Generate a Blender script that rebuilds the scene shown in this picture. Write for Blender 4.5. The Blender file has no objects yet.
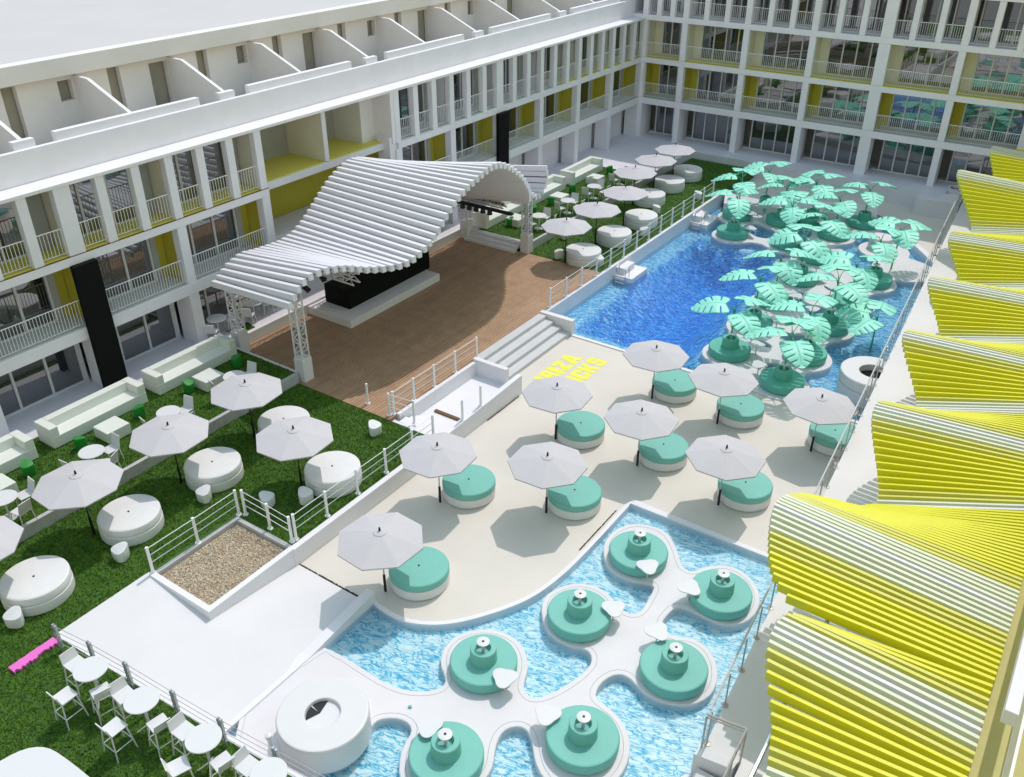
import bpy, bmesh, math, random
from mathutils import Vector, Matrix
from mathutils.geometry import tessellate_polygon
R = math.radians
S = bpy.context.scene
COL = S.collection
rng = random.Random(7)

# ------------------------------------------------------------------ camera, sky, sun, exposure
cam = bpy.data.cameras.new('camera'); cam_o = bpy.data.objects.new('camera', cam); COL.objects.link(cam_o)
cam_o.location = (0, 0, 18)
cam_o.rotation_euler = (R(90 - 31.06), 0, R(34.49))
cam.sensor_width = 36; cam.lens = 889.0 / 1024 * 36; cam.clip_end = 600; cam.clip_start = .1
S.camera = cam_o
SUN_EL, SUN_AZ = 61.0, -3.0        # azimuth from +Y towards +X
w = bpy.data.worlds.new('World'); S.world = w; w.use_nodes = True
nt = w.node_tree; bg = nt.nodes['Background']
sky = nt.nodes.new('ShaderNodeTexSky'); sky.sky_type = 'NISHITA'; sky.sun_disc = False
sky.sun_elevation = R(SUN_EL); sky.sun_rotation = R(SUN_AZ)
sky.air_density = 3.0; sky.dust_density = 1.2; sky.ozone_density = .2
nt.links.new(sky.outputs[0], bg.inputs[0]); bg.inputs[1].default_value = .15
sun = bpy.data.lights.new('sun', 'SUN'); sun_o = bpy.data.objects.new('sun', sun); COL.objects.link(sun_o)
sun.energy = 2.0; sun.angle = R(.6); sun.color = (1, .925, .90)
d = Vector((math.sin(R(SUN_AZ)) * math.cos(R(SUN_EL)), math.cos(R(SUN_AZ)) * math.cos(R(SUN_EL)), math.sin(R(SUN_EL))))
sun_o.rotation_euler = d.to_track_quat('Z', 'Y').to_euler(); sun_o.location = d * 60
S.view_settings.view_transform = 'Standard'; S.view_settings.look = 'None'
S.view_settings.exposure = 0.05; S.view_settings.gamma = 1; S.view_settings.use_curve_mapping = False
S.render.resolution_x = 1024; S.render.resolution_y = 777
S.cycles.max_bounces = 10; S.cycles.transparent_max_bounces = 16

# ------------------------------------------------------------------ materials
MATS = {}
def mat(name, col, rough=.6, var=.06, scale=3.0, bump=.0, bscale=40., spec=.5, metal=0., col2=None, fine=None):
    m = bpy.data.materials.new(name); m.use_nodes = True; t = m.node_tree; N = t.nodes; L = t.links
    b = N['Principled BSDF']; b.inputs['Roughness'].default_value = rough; b.inputs['Metallic'].default_value = metal
    b.inputs['Specular IOR Level'].default_value = spec
    geo = N.new('ShaderNodeNewGeometry')
    n = N.new('ShaderNodeTexNoise'); n.inputs['Scale'].default_value = scale; n.inputs['Detail'].default_value = 6
    n.inputs['Roughness'].default_value = .65
    L.new(geo.outputs['Position'], n.inputs['Vector'])
    r = N.new('ShaderNodeValToRGB'); c = col; c2 = col2 or tuple(min(1, x * (1 + var)) for x in c); c1 = tuple(x * (1 - var) for x in c)
    r.color_ramp.elements[0].color = (*c1, 1); r.color_ramp.elements[1].color = (*c2, 1)
    r.color_ramp.elements[0].position = .3; r.color_ramp.elements[1].position = .7
    L.new(n.outputs['Fac'], r.inputs['Fac']); L.new(r.outputs['Color'], b.inputs['Base Color'])
    if bump:
        n2 = N.new('ShaderNodeTexNoise'); n2.inputs['Scale'].default_value = bscale; n2.inputs['Detail'].default_value = 4
        L.new(geo.outputs['Position'], n2.inputs['Vector'])
        bp = N.new('ShaderNodeBump'); bp.inputs['Strength'].default_value = bump; bp.inputs['Distance'].default_value = .02
        L.new(n2.outputs['Fac'], bp.inputs['Height']); L.new(bp.outputs['Normal'], b.inputs['Normal'])
    MATS[name] = m
    return m
M_white = mat('white_render', (.79, .77, .80), .7, .03, 1.2, .15, 60)
M_facade_back = mat('back_facade_render', (.88, .845, .92), .75, .04, .9, .25, 90)  # facade render lightened: colour makes up for the weak light on this wing
M_white2 = mat('white_paint', (.70, .69, .70), .45, .02, 2)
M_facade = mat('facade_render', (.80, .785, .85), .75, .04, .9, .25, 90)
M_ramp = mat('white_screed', (.71, .695, .705), .65, .025, .7, .1, 30)
M_deck = mat('cream_screed', (.675, .63, .565), .6, .035, .6, .1, 30)
M_isl = mat('pale_island_screed', (.72, .695, .71), .6, .03, 1.1, .15, 40)
M_walk = mat('pale_walkway', (.75, .73, .735), .6, .03, .7, .1, 30)
M_terr = mat('terrace_stone', (.72, .70, .75), .6, .05, .8, .15, 30)
M_conc = mat('grey_concrete', (.5, .5, .51), .8, .12, 3, .3, 50)
M_black = mat('black_panel', (.006, .007, .007), .8, .1, 3, spec=.15)
M_dark = mat('dark_metal', (.03, .03, .032), .4, .1, 3, metal=.6)
M_steel = mat('galvanised_steel', (.55, .57, .6), .38, .06, 5, metal=.75)
M_rail = mat('white_rail_paint', (.84, .84, .87), .4, .03, 4)
M_railm = mat('warm_grey_rail', (.46, .44, .42), .4, .06, 5, metal=.3)
M_frame = mat('pale_window_frame', (.68, .68, .71), .45, .05, 5)
M_teal = mat('teal_cushion', (.185, .51, .44), .6, .03, 2.5, .12, 160)
M_teald = mat('teal_seat', (.115, .47, .365), .6, .04, 2.5, .12, 160)
M_bedw = mat('white_bed_fabric', (.76, .755, .76), .7, .03, 3, .12, 130)
M_canvas = mat('grey_canvas', (.55, .53, .55), .75, .025, 3, .2, 220)
M_leaf = mat('turquoise_leaf', (.29, .79, .62), .5, .1, 1.3, .06, 60)
M_stem = mat('green_stem', (.04, .40, .22), .5, .08, 4)
M_green = mat('bright_green_fabric', (.012, .23, .025), .55, .08, 5, .1, 90)
M_pouf = mat('white_pouf', (.74, .75, .75), .6, .03, 5, .08, 90)
M_sofa = mat('cream_sofa_vinyl', (.73, .75, .69), .55, .03, 2, .06, 60)
M_plast = mat('white_plastic', (.70, .70, .71), .35, .01, 4)
M_pink = mat('pink_strip', (.78, .16, .55), .7, .05, 6)
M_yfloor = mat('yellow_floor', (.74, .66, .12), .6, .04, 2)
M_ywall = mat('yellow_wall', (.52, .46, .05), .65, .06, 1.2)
M_cream = mat('cream_wall', (.78, .75, .64), .7, .03, 1.5)
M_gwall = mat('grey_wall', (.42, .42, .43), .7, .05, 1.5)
M_logo = mat('yellow_floor_paint', (.86, .83, .08), .6, .03, 6)
M_plank = mat('brown_plank', (.16, .075, .02), .6, .4, 9)
M_joint = mat('joint_flecks', (.035, .06, .012), .9, .7, 14, col2=(.12, .07, .03))
P0 = mat('slat_white', (.74, .75, .78), .5, .02, 2)
P1 = mat('slat_pale', (.70, .73, .56), .5, .03, 2)
P2 = mat('slat_olive', (.66, .64, .12), .5, .03, 2)
P3 = mat('slat_yellow', (.72, .69, .018), .5, .03, 2)
M_slat = mat('white_slat', (.76, .745, .79), .5, .02, 2)
M_gravel_base = mat('gravel_bed', (.5, .39, .26), .9, .3, 30, .8, 60)
M_soil = mat('under_ground', (.3, .3, .3), .9, .1, 1)
M_roof = mat('pale_roof', (.545, .53, .55), .8, .03, .25, .1, 20)

def glass_mat(name, col, ior, rough=.02):
    m = bpy.data.materials.new(name); m.use_nodes = True; t = m.node_tree; N = t.nodes; L = t.links
    b = N['Principled BSDF']; b.inputs['Base Color'].default_value = (*col, 1); b.inputs['Roughness'].default_value = rough
    b.inputs['IOR'].default_value = ior
    geo = N.new('ShaderNodeNewGeometry'); n = N.new('ShaderNodeTexNoise'); n.inputs['Scale'].default_value = .5
    L.new(geo.outputs['Position'], n.inputs['Vector'])
    bp = N.new('ShaderNodeBump'); bp.inputs['Strength'].default_value = .06; bp.inputs['Distance'].default_value = .05
    L.new(n.outputs['Fac'], bp.inputs['Height']); L.new(bp.outputs['Normal'], b.inputs['Normal'])
    return m
M_glass = glass_mat('dark_window_glass', (.03, .03, .028), 2.9)
M_glassg = glass_mat('dark_ground_floor_glass', (.035, .04, .048), 2.7)

def clear_glass(name):
    m = bpy.data.materials.new(name); m.use_nodes = True; t = m.node_tree; N = t.nodes; L = t.links
    out = N['Material Output']; N.remove(N['Principled BSDF'])
    tr = N.new('ShaderNodeBsdfTransparent'); tr.inputs[0].default_value = (.96, .975, .975, 1)
    gl = N.new('ShaderNodeBsdfGlossy'); gl.inputs['Roughness'].default_value = .02
    fr = N.new('ShaderNodeFresnel'); fr.inputs[0].default_value = 1.5
    mx = N.new('ShaderNodeMixShader'); mx.inputs[0].default_value = .05; L.new(tr.outputs[0], mx.inputs[1]); L.new(gl.outputs[0], mx.inputs[2])
    L.new(mx.outputs[0], out.inputs['Surface']); return m
M_clear = clear_glass('clear_balustrade_glass')

def wood_deck():
    m = bpy.data.materials.new('brown_deck_boards'); m.use_nodes = True; t = m.node_tree; N = t.nodes; L = t.links
    b = N['Principled BSDF']; b.inputs['Roughness'].default_value = .55
    geo = N.new('ShaderNodeNewGeometry')
    mp = N.new('ShaderNodeMapping'); mp.inputs['Rotation'].default_value = (0, 0, R(90)); L.new(geo.outputs['Position'], mp.inputs['Vector'])
    br = N.new('ShaderNodeTexBrick'); br.inputs['Scale'].default_value = 1; br.inputs['Brick Width'].default_value = 2.4
    br.inputs['Row Height'].default_value = .145; br.inputs['Mortar Size'].default_value = .014; br.inputs['Bias'].default_value = 0
    br.inputs['Color1'].default_value = (.39, .245, .145, 1); br.inputs['Color2'].default_value = (.45, .285, .17, 1)
    br.inputs['Mortar'].default_value = (.23, .125, .065, 1); L.new(mp.outputs[0], br.inputs['Vector'])
    n = N.new('ShaderNodeTexNoise'); n.inputs['Scale'].default_value = 2; n.inputs['Detail'].default_value = 8; L.new(geo.outputs['Position'], n.inputs['Vector'])
    mx = N.new('ShaderNodeMixRGB'); mx.blend_type = 'OVERLAY'; mx.inputs[0].default_value = .3
    L.new(br.outputs['Color'], mx.inputs[1]); L.new(n.outputs['Fac'], mx.inputs[2]); L.new(mx.outputs[0], b.inputs['Base Color'])
    bp = N.new('ShaderNodeBump'); bp.inputs['Strength'].default_value = .5; bp.inputs['Distance'].default_value = .01; bp.invert = True
    L.new(br.outputs['Fac'], bp.inputs['Height']); L.new(bp.outputs['Normal'], b.inputs['Normal'])
    return m
M_wood = wood_deck()

def painted_ripple(name, ramp, scale, stretch, rot, dist=1.2):  # stretched noise paints water ripples and caustic light into the floor colour
    m = bpy.data.materials.new(name); m.use_nodes = True; t = m.node_tree; N = t.nodes; L = t.links
    b = N['Principled BSDF']; b.inputs['Roughness'].default_value = .4
    geo = N.new('ShaderNodeNewGeometry'); mp = N.new('ShaderNodeMapping')
    mp.vector_type = 'TEXTURE'; mp.inputs['Rotation'].default_value = (0, 0, R(rot)); mp.inputs['Scale'].default_value = stretch
    L.new(geo.outputs['Position'], mp.inputs['Vector'])
    n = N.new('ShaderNodeTexNoise'); n.inputs['Scale'].default_value = scale; n.inputs['Detail'].default_value = 2.5; n.inputs['Distortion'].default_value = dist
    L.new(mp.outputs[0], n.inputs['Vector'])
    r = N.new('ShaderNodeValToRGB'); e = r.color_ramp.elements
    e[0].position, e[0].color = ramp[0][0], (*ramp[0][1], 1); e[1].position, e[1].color = ramp[-1][0], (*ramp[-1][1], 1)
    for p, c in ramp[1:-1]:
        x = e.new(p); x.color = (*c, 1)
    L.new(n.outputs['Fac'], r.inputs[0]); L.new(r.outputs[0], b.inputs['Base Color'])
    return m
M_ripple_kid = painted_ripple('pale_blue_painted_ripple', [(.30, (.62, .84, .88)), (.40, (.76, .90, .92)), (.445, (.44, .79, .87)), (.472, (.07, .50, .70)), (.492, (.01, .30, .56)), (.512, (.09, .54, .74)), (.54, (.46, .80, .87)), (.59, (.78, .91, .92)), (.70, (.70, .88, .91)), (.78, (.30, .70, .82))], 2.1, (1, .32, 1), 12, 1.4)  # lower pool: caustic streaks painted into the base colour
M_ripple_big = painted_ripple('blue_painted_ripple', [(.33, (.01, .05, .30)), (.41, (.015, .20, .62)), (.50, (.03, .40, .84)), (.57, (.12, .60, .90)), (.63, (.7, .92, .96))], 4.2, (1, .42, 1), 25, 1.2)  # main pool: dark ripples and bright glints painted in

M_ripple_mid = painted_ripple('turquoise_painted_ripple', [(.36, (.01, .18, .52)), (.44, (.05, .42, .74)), (.52, (.22, .66, .84)), (.60, (.62, .88, .93))], 4.0, (1, .45, 1), 25, 1.2)  # shallow shelf: paler version of the painted ripple light

def water_mat(name, absorb, density, strength):
    m = bpy.data.materials.new(name); m.use_nodes = True; t = m.node_tree; N = t.nodes; L = t.links
    out = N['Material Output']; N.remove(N['Principled BSDF'])
    geo = N.new('ShaderNodeNewGeometry')
    mp = N.new('ShaderNodeMapping'); mp.vector_type = 'TEXTURE'; mp.inputs['Rotation'].default_value = (0, 0, R(30)); mp.inputs['Scale'].default_value = (1, .5, 1)
    L.new(geo.outputs['Position'], mp.inputs['Vector'])
    n = N.new('ShaderNodeTexNoise'); n.inputs['Scale'].default_value = 3.6; n.inputs['Detail'].default_value = 3; n.inputs['Distortion'].default_value = .5
    L.new(mp.outputs[0], n.inputs['Vector'])
    bp = N.new('ShaderNodeBump'); bp.inputs['Strength'].default_value = strength; bp.inputs['Distance'].default_value = .12
    L.new(n.outputs['Fac'], bp.inputs['Height'])
    tr = N.new('ShaderNodeBsdfTransparent'); tr.inputs[0].default_value = (.97, .99, 1, 1)
    rf = N.new('ShaderNodeBsdfRefraction'); rf.inputs['IOR'].default_value = 1.33; rf.inputs['Roughness'].default_value = 0
    rf.inputs['Color'].default_value = (.97, .99, 1, 1); L.new(bp.outputs[0], rf.inputs['Normal'])
    gl = N.new('ShaderNodeBsdfGlossy'); gl.inputs['Roughness'].default_value = .03; L.new(bp.outputs[0], gl.inputs['Normal'])
    fr = N.new('ShaderNodeFresnel'); fr.inputs[0].default_value = 1.30; L.new(bp.outputs[0], fr.inputs['Normal'])
    m1 = N.new('ShaderNodeMixShader'); m1.inputs[0].default_value = .15; L.new(tr.outputs[0], m1.inputs[1]); L.new(rf.outputs[0], m1.inputs[2])
    m2 = N.new('ShaderNodeMixShader'); L.new(fr.outputs[0], m2.inputs[0]); L.new(m1.outputs[0], m2.inputs[1]); L.new(gl.outputs[0], m2.inputs[2])
    L.new(m2.outputs[0], out.inputs['Surface'])
    va = N.new('ShaderNodeVolumeAbsorption'); va.inputs[0].default_value = (*absorb, 1); va.inputs[1].default_value = density
    L.new(va.outputs[0], out.inputs['Volume'])
    return m
M_water_kid = water_mat('shallow_pool_water', (.35, .88, 1), .22, .8)
M_water_big = water_mat('deep_pool_water', (.06, .66, 1), .26, 1.0)

def grass_mat():
    m = bpy.data.materials.new('lawn_grass'); m.use_nodes = True; t = m.node_tree; N = t.nodes; L = t.links
    b = N['Principled BSDF']; b.inputs['Roughness'].default_value = .6; b.inputs['Specular IOR Level'].default_value = .08
    geo = N.new('ShaderNodeNewGeometry'); n = N.new('ShaderNodeTexNoise'); n.inputs['Scale'].default_value = 6; n.inputs['Detail'].default_value = 8
    L.new(geo.outputs['Position'], n.inputs['Vector'])
    r = N.new('ShaderNodeValToRGB'); e = r.color_ramp.elements
    e[0].position = .3; e[0].color = (.03, .115, .007, 1); e[1].position = .75; e[1].color = (.24, .40, .035, 1)
    L.new(n.outputs['Fac'], r.inputs[0]); L.new(r.outputs[0], b.inputs['Base Color'])
    return m
M_grass = grass_mat()
M_turf = mat('turf_soil', (.05, .12, .016), .9, .4, 9, .6, 60)

# ------------------------------------------------------------------ mesh helpers
class MB:
    def __init__(s): s.v = []; s.f = []; s.m = []
    def add(s, vs, fs, mi=0):
        o = len(s.v); s.v += [tuple(p) for p in vs]; s.f += [tuple(i + o for i in f) for f in fs]; s.m += [mi] * len(fs); return s
    def box(s, x0, x1, y0, y1, z0, z1, mi=0):
        return s.add([(x0, y0, z0), (x1, y0, z0), (x1, y1, z0), (x0, y1, z0), (x0, y0, z1), (x1, y0, z1), (x1, y1, z1), (x0, y1, z1)],
                     [(0, 3, 2, 1), (4, 5, 6, 7), (0, 1, 5, 4), (1, 2, 6, 5), (2, 3, 7, 6), (3, 0, 4, 7)], mi)
    def beam(s, a, b, w, h=None, mi=0, upv=(0, 0, 1)):
        a = Vector(a); b = Vector(b); d = (b - a).normalized(); h = w if h is None else h
        u = Vector(upv)
        if abs(d.dot(u)) > .98: u = Vector((1, 0, 0))
        sx = d.cross(u).normalized() * w / 2; sz = sx.cross(d).normalized() * h / 2
        P = [a - sx - sz, a + sx - sz, a + sx + sz, a - sx + sz, b - sx - sz, b + sx - sz, b + sx + sz, b - sx + sz]
        return s.add(P, [(0, 1, 2, 3), (7, 6, 5, 4), (0, 4, 5, 1), (1, 5, 6, 2), (2, 6, 7, 3), (3, 7, 4, 0)], mi)
    def tube(s, pts, r, n=8, mi=0, cap=True):
        pts = [Vector(p) for p in pts]; rs = r if isinstance(r, (list, tuple)) else [r] * len(pts)
        vs = []; fs = []
        for i, p in enumerate(pts):
            d = (pts[min(i + 1, len(pts) - 1)] - pts[max(i - 1, 0)]).normalized()
            u = Vector((0, 0, 1)) if abs(d.z) < .95 else Vector((1, 0, 0))
            a = d.cross(u).normalized(); b = d.cross(a)
            for k in range(n):
                t = 2 * math.pi * k / n; vs.append(p + (a * math.cos(t) + b * math.sin(t)) * rs[i])
        for i in range(len(pts) - 1):
            for k in range(n):
                k2 = (k + 1) % n; fs.append((i * n + k, i * n + k2, (i + 1) * n + k2, (i + 1) * n + k))
        if cap: fs += [tuple(range(n))[::1], tuple((len(pts) - 1) * n + k for k in range(n))[::-1]]
        return s.add(vs, fs, mi)
    def lathe(s, prof, c=(0, 0, 0), n=32, mi=0):
        vs = []; fs = []; rings = []
        for r, z in prof:
            if r < 1e-6: rings.append([len(vs)]); vs.append((c[0], c[1], c[2] + z))
            else:
                rings.append(list(range(len(vs), len(vs) + n)))
                vs += [(c[0] + r * math.cos(2 * math.pi * k / n), c[1] + r * math.sin(2 * math.pi * k / n), c[2] + z) for k in range(n)]
        for A, B in zip(rings, rings[1:]):
            for k in range(n):
                k2 = (k + 1) % n
                if len(A) == 1 and len(B) == 1: continue
                if len(A) == 1: fs.append((A[0], B[k], B[k2]))
                elif len(B) == 1: fs.append((A[k], A[k2], B[0]))
                else: fs.append((A[k], A[k2], B[k2], B[k]))
        return s.add(vs, fs, mi)
    def prism(s, poly, z0, z1, mi=0, holes=()):
        loops = [list(poly)] + [list(h) for h in holes]; flat = [p for l in loops for p in l]; n = len(flat)
        tris = tessellate_polygon([[Vector((p[0], p[1], 0)) for p in l] for l in loops])
        vs = [(p[0], p[1], z0) for p in flat] + [(p[0], p[1], z1) for p in flat]
        fs = []
        for a, b, c in tris:
            A, B, Cc = flat[a], flat[b], flat[c]
            if (B[0] - A[0]) * (Cc[1] - A[1]) - (B[1] - A[1]) * (Cc[0] - A[0]) < 0: b, c = c, b
            fs.append((a + n, b + n, c + n)); fs.append((c, b, a))
        o = 0
        for l in loops:
            m = len(l)
            ar = sum(l[i][0] * l[(i + 1) % m][1] - l[(i + 1) % m][0] * l[i][1] for i in range(m))
            if l is not loops[0]: ar = -ar
            for i in range(m):
                a, b = o + i, o + (i + 1) % m
                fs.append((a, b, b + n, a + n) if ar > 0 else (b, a, a + n, b + n))
            o += m
        return s.add(vs, fs, mi)
    def mesh(s, name, mats, sharp=24):
        me = bpy.data.meshes.new(name); me.from_pydata(s.v, [], s.f)
        for m in (mats if isinstance(mats, (list, tuple)) else [mats]): me.materials.append(m)
        if any(s.m): me.polygons.foreach_set('material_index', s.m)
        me.polygons.foreach_set('use_smooth', [True] * len(me.polygons)); me.set_sharp_from_angle(angle=R(sharp)); me.update()
        return me
    def build(s, name, mats, parent=None, bevel=0, solid=0, sharp=24):
        if parent is not None:
            o3 = parent['_o']; s.v = [(x - o3[0], y - o3[1], z - o3[2]) for x, y, z in s.v]
        o = bpy.data.objects.new(name, s.mesh(name, mats, sharp)); COL.objects.link(o)
        if parent is not None: o.parent = parent; o['_o'] = [0, 0, 0] if False else list(parent['_o'])
        if bevel:
            b = o.modifiers.new('bevel', 'BEVEL'); b.width = bevel; b.segments = 3; b.limit_method = 'ANGLE'; b.harden_normals = True
        if solid:
            b = o.modifiers.new('solid', 'SOLIDIFY'); b.thickness = solid
        return o
def tag(o, label, cat, group=None):
    o['label'] = label; o['category'] = cat
    if group: o['group'] = group
    return o
def thing(name, label, cat, loc=(0, 0, 0), group=None):
    o = bpy.data.objects.new(name, None); COL.objects.link(o); o.location = loc; o.empty_display_size = .2
    o['_o'] = list(loc); return tag(o, label, cat, group)
def struct(o): o['kind'] = 'structure'; return o
def dup(src, loc, rot, label, parent=None):
    c = src.copy(); COL.objects.link(c)
    if parent is None:
        c.location = loc; c.rotation_euler = (0, 0, rot)
        if label: c['label'] = label
    else: c.parent = parent
    for ch in list(src.children): dup(ch, None, None, None, c)
    return c
def place(proto, items, group):
    "items: (x, y, z, rot, label); the first one uses the prototype itself"
    out = []
    kids = None
    for i, (x, y, z, rz, lab) in enumerate(items):
        if i == 0:
            o = proto; o.location = (x, y, z); o.rotation_euler = (0, 0, rz); o['label'] = lab
        else: o = dup(proto, (x, y, z), rz, lab)
        o['group'] = group; out.append(o)
    return out
def smooth_loop(pts, it=2):
    for _ in range(it):
        q = []
        for i in range(len(pts)):
            a, b = pts[i], pts[(i + 1) % len(pts)]
            q += [(a[0] * .75 + b[0] * .25, a[1] * .75 + b[1] * .25), (a[0] * .25 + b[0] * .75, a[1] * .25 + b[1] * .75)]
        pts = q
    return pts
def lerp_tab(t, tab):
    if t <= tab[0][0]: return tab[0][1]
    for (a, x), (b, y) in zip(tab, tab[1:]):
        if t <= b:
            u = (t - a) / (b - a); return x + (y - x) * u
    return tab[-1][1]
def smooth_tab(t, tab, h=.35):
    return sum(lerp_tab(t + k * h, tab) for k in (-1, -.5, 0, .5, 1)) / 5

# ------------------------------------------------------------------ ground, decks, pools
XL, XLU = -16.6, -23.3                     # lawn retaining wall, upper lawn wall
ZL, ZU, ZT, ZD = .62, 1.04, 1.05, .65
struct(MB().box(-200, 200, -200, 200, -3.2, -2.8).build('ground', M_soil))
curve_edge = [(-13.62, 12.84), (-13.1, 12.74), (-12.47, 12.74), (-11.95, 12.92), (-11.45, 13.24), (-11.05, 13.65), (-10.72, 14.1), (-10.32, 14.75), (-10.0, 15.42), (-9.8, 16.3), (-9.68, 17.6), (-9.68, 20.88)]
deck_poly = [(-16.45, 12.72)] + curve_edge + [(-3.3, 20.88), (-4.0, 29.72), (-18.9, 29.72), (-18.9, 24.6), (-16.45, 24.6)]
struct(MB().prism(deck_poly, -2.8, 0).build('pool_deck', M_deck))
# coping of both pools
def strip(pts, wd, z0, z1, closed=False):
    mb = MB(); n = len(pts); L_, R_ = [], []
    for i in range(n):
        a = Vector(pts[max(i - 1, 0)]); b = Vector(pts[min(i + 1, n - 1)]); d = (b - a).normalized(); nn = Vector((-d.y, d.x)); p = Vector(pts[i])
        if 0 < i < n - 1:
            d1 = (p - a).normalized(); k = max(.5, d1.dot(d)); nn = nn / k
        L_.append(p + nn * wd); R_.append(p - nn * .03)
    mb.prism([tuple(q) for q in R_ + L_[::-1]], z0, z1); return mb
def chaikin(p, it=2):
    for _ in range(it):
        q = [p[0]]
        for a, b in zip(p, p[1:]): q += [(a[0] * .75 + b[0] * .25, a[1] * .75 + b[1] * .25), (a[0] * .25 + b[0] * .75, a[1] * .25 + b[1] * .75)]
        p = q + [p[-1]]
    return p
ce = chaikin(curve_edge)
struct(strip(ce + [(-4.0, 20.9)], .10, -.5, .05).build('lower_pool_coping', M_white, bevel=.015))
struct(MB().box(-17.3, -4.4, 29.72, 29.9, -1.5, .05).build('main_pool_coping', M_white, bevel=.015))
# thin dark flecked lines in the gaps between deck slabs
gap = MB()
for a, b in (((-16.38, 12.78), (-13.8, 12.78)), ((-9.9, 18.0), (-9.9, 20.3)), ((-16.36, 22.2), (-16.36, 24.3))):
    for k in range(260):
        t = rng.random(); x = a[0] + (b[0] - a[0]) * t + rng.uniform(-.012, .012); y = a[1] + (b[1] - a[1]) * t + rng.uniform(-.012, .012)
        gap.add([(x - .015, y - .015, .004), (x + .018, y - .012, .004), (x + .014, y + .015, .01 + rng.random() * .02), (x - .012, y + .02, .01)], [(0, 1, 2, 3)])
o = gap.build('joint_lines', M_joint); o['kind'] = 'stuff'; tag(o, 'thin dark flecked lines along the joints of the cream deck', 'ground cover')
# lower lawn, upper lawn, terrace, stage deck
struct(MB().prism([(XLU, -6), (XLU, 19.46), (XL, 19.46), (XL, 12.78), (-18.9, 12.78), (-18.9, 9.72), (-19.12, 9.62), (-19.12, 6.85), (-13.2, 7.22), (-9.2, 7.6), (-4.5, 7.9), (-4.5, -6)], -2.8, ZL).build('lower_lawn', M_turf))
struct(MB().prism([(-27.4, -6), (-27.4, 19.5), (XLU - .12, 19.5), (XLU - .12, -6)], -2.8, ZU).build('upper_lawn', M_turf))
struct(MB().prism([(XLU, 35.1), (XLU, 55.0), (-18.95, 55.0), (-18.95, 35.1)], -2.8, ZL).build('lower_lawn', M_turf))
struct(MB().prism([(-26.6, 35.6), (-26.6, 48.8), (XLU - .12, 48.8), (XLU - .12, 35.6)], -2.8, ZU).build('upper_lawn', M_turf))
struct(MB().box(-33, -27.4, -6, 60, -2.8, ZT).build('hotel_terrace', M_terr))
struct(MB().prism([(-27.4, 35.2), (-26.6, 35.2), (-26.6, 48.8), (XLU - .12, 48.8), (XLU - .12, 55.1), (-5.2, 55.1), (-5.2, 60), (-27.4, 60)], -2.8, ZT + .002).build('back_terrace', M_terr))
struct(MB().prism([(-27.4, 19.46), (-18.72, 19.46), (-18.72, 29.72), (-18.92, 29.72), (-18.92, 35.12), (-27.4, 35.12)], -2.8, ZD).build('stage_deck', M_wood))
# far bank of the main pool and its deck
struct(MB().prism([(-18.9, 50.0), (-14.5, 51.6), (-10.6, 52.7), (-9.75, 52.25), (-6.58, 47.95), (-5.0, 45.6), (-3.0, 55.1), (-18.95, 55.1)], -2.8, .06).build('far_pool_deck', M_deck))
struct(strip([(-5.0, 45.6), (-6.58, 47.95), (-9.75, 52.25)], .28, -.4, .12).build('far_pool_coping', M_white, bevel=.015))
struct(strip([(-10.6, 52.7), (-14.5, 51.6), (-18.8, 50.0)], 1.9, -.4, .5).build('far_pool_ledge', M_terr, bevel=.015))
# walkway along the right, 1.05 m up
RAIL = [(-3.78, 12.87), (-6.72, 55.2)]
struct(MB().prism([(-3.72, 12.9), (-2.9, 13.0), (-2.55, 3), (3, 3), (3, 58), (-6.72, 58)], -2.8, ZT).build('walkway', M_walk))
# pool floors
struct(MB().box(-14.5, -2.6, 3, 21.2, -1.2, -.21).build('lower_pool_floor', M_ripple_kid))
struct(MB().box(-19.5, -2.0, 29.0, 56, -2.75, -1.75).build('main_pool_floor', M_ripple_big))
struct(MB().box(-14.3, -2.7, 3.2, 21.0, -.9, -.03).build('lower_pool_water', M_water_kid))
struct(MB().box(-18.85, -3.4, 29.8, 53.5, -2.2, -.05).build('main_pool_water', M_water_big))
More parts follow.
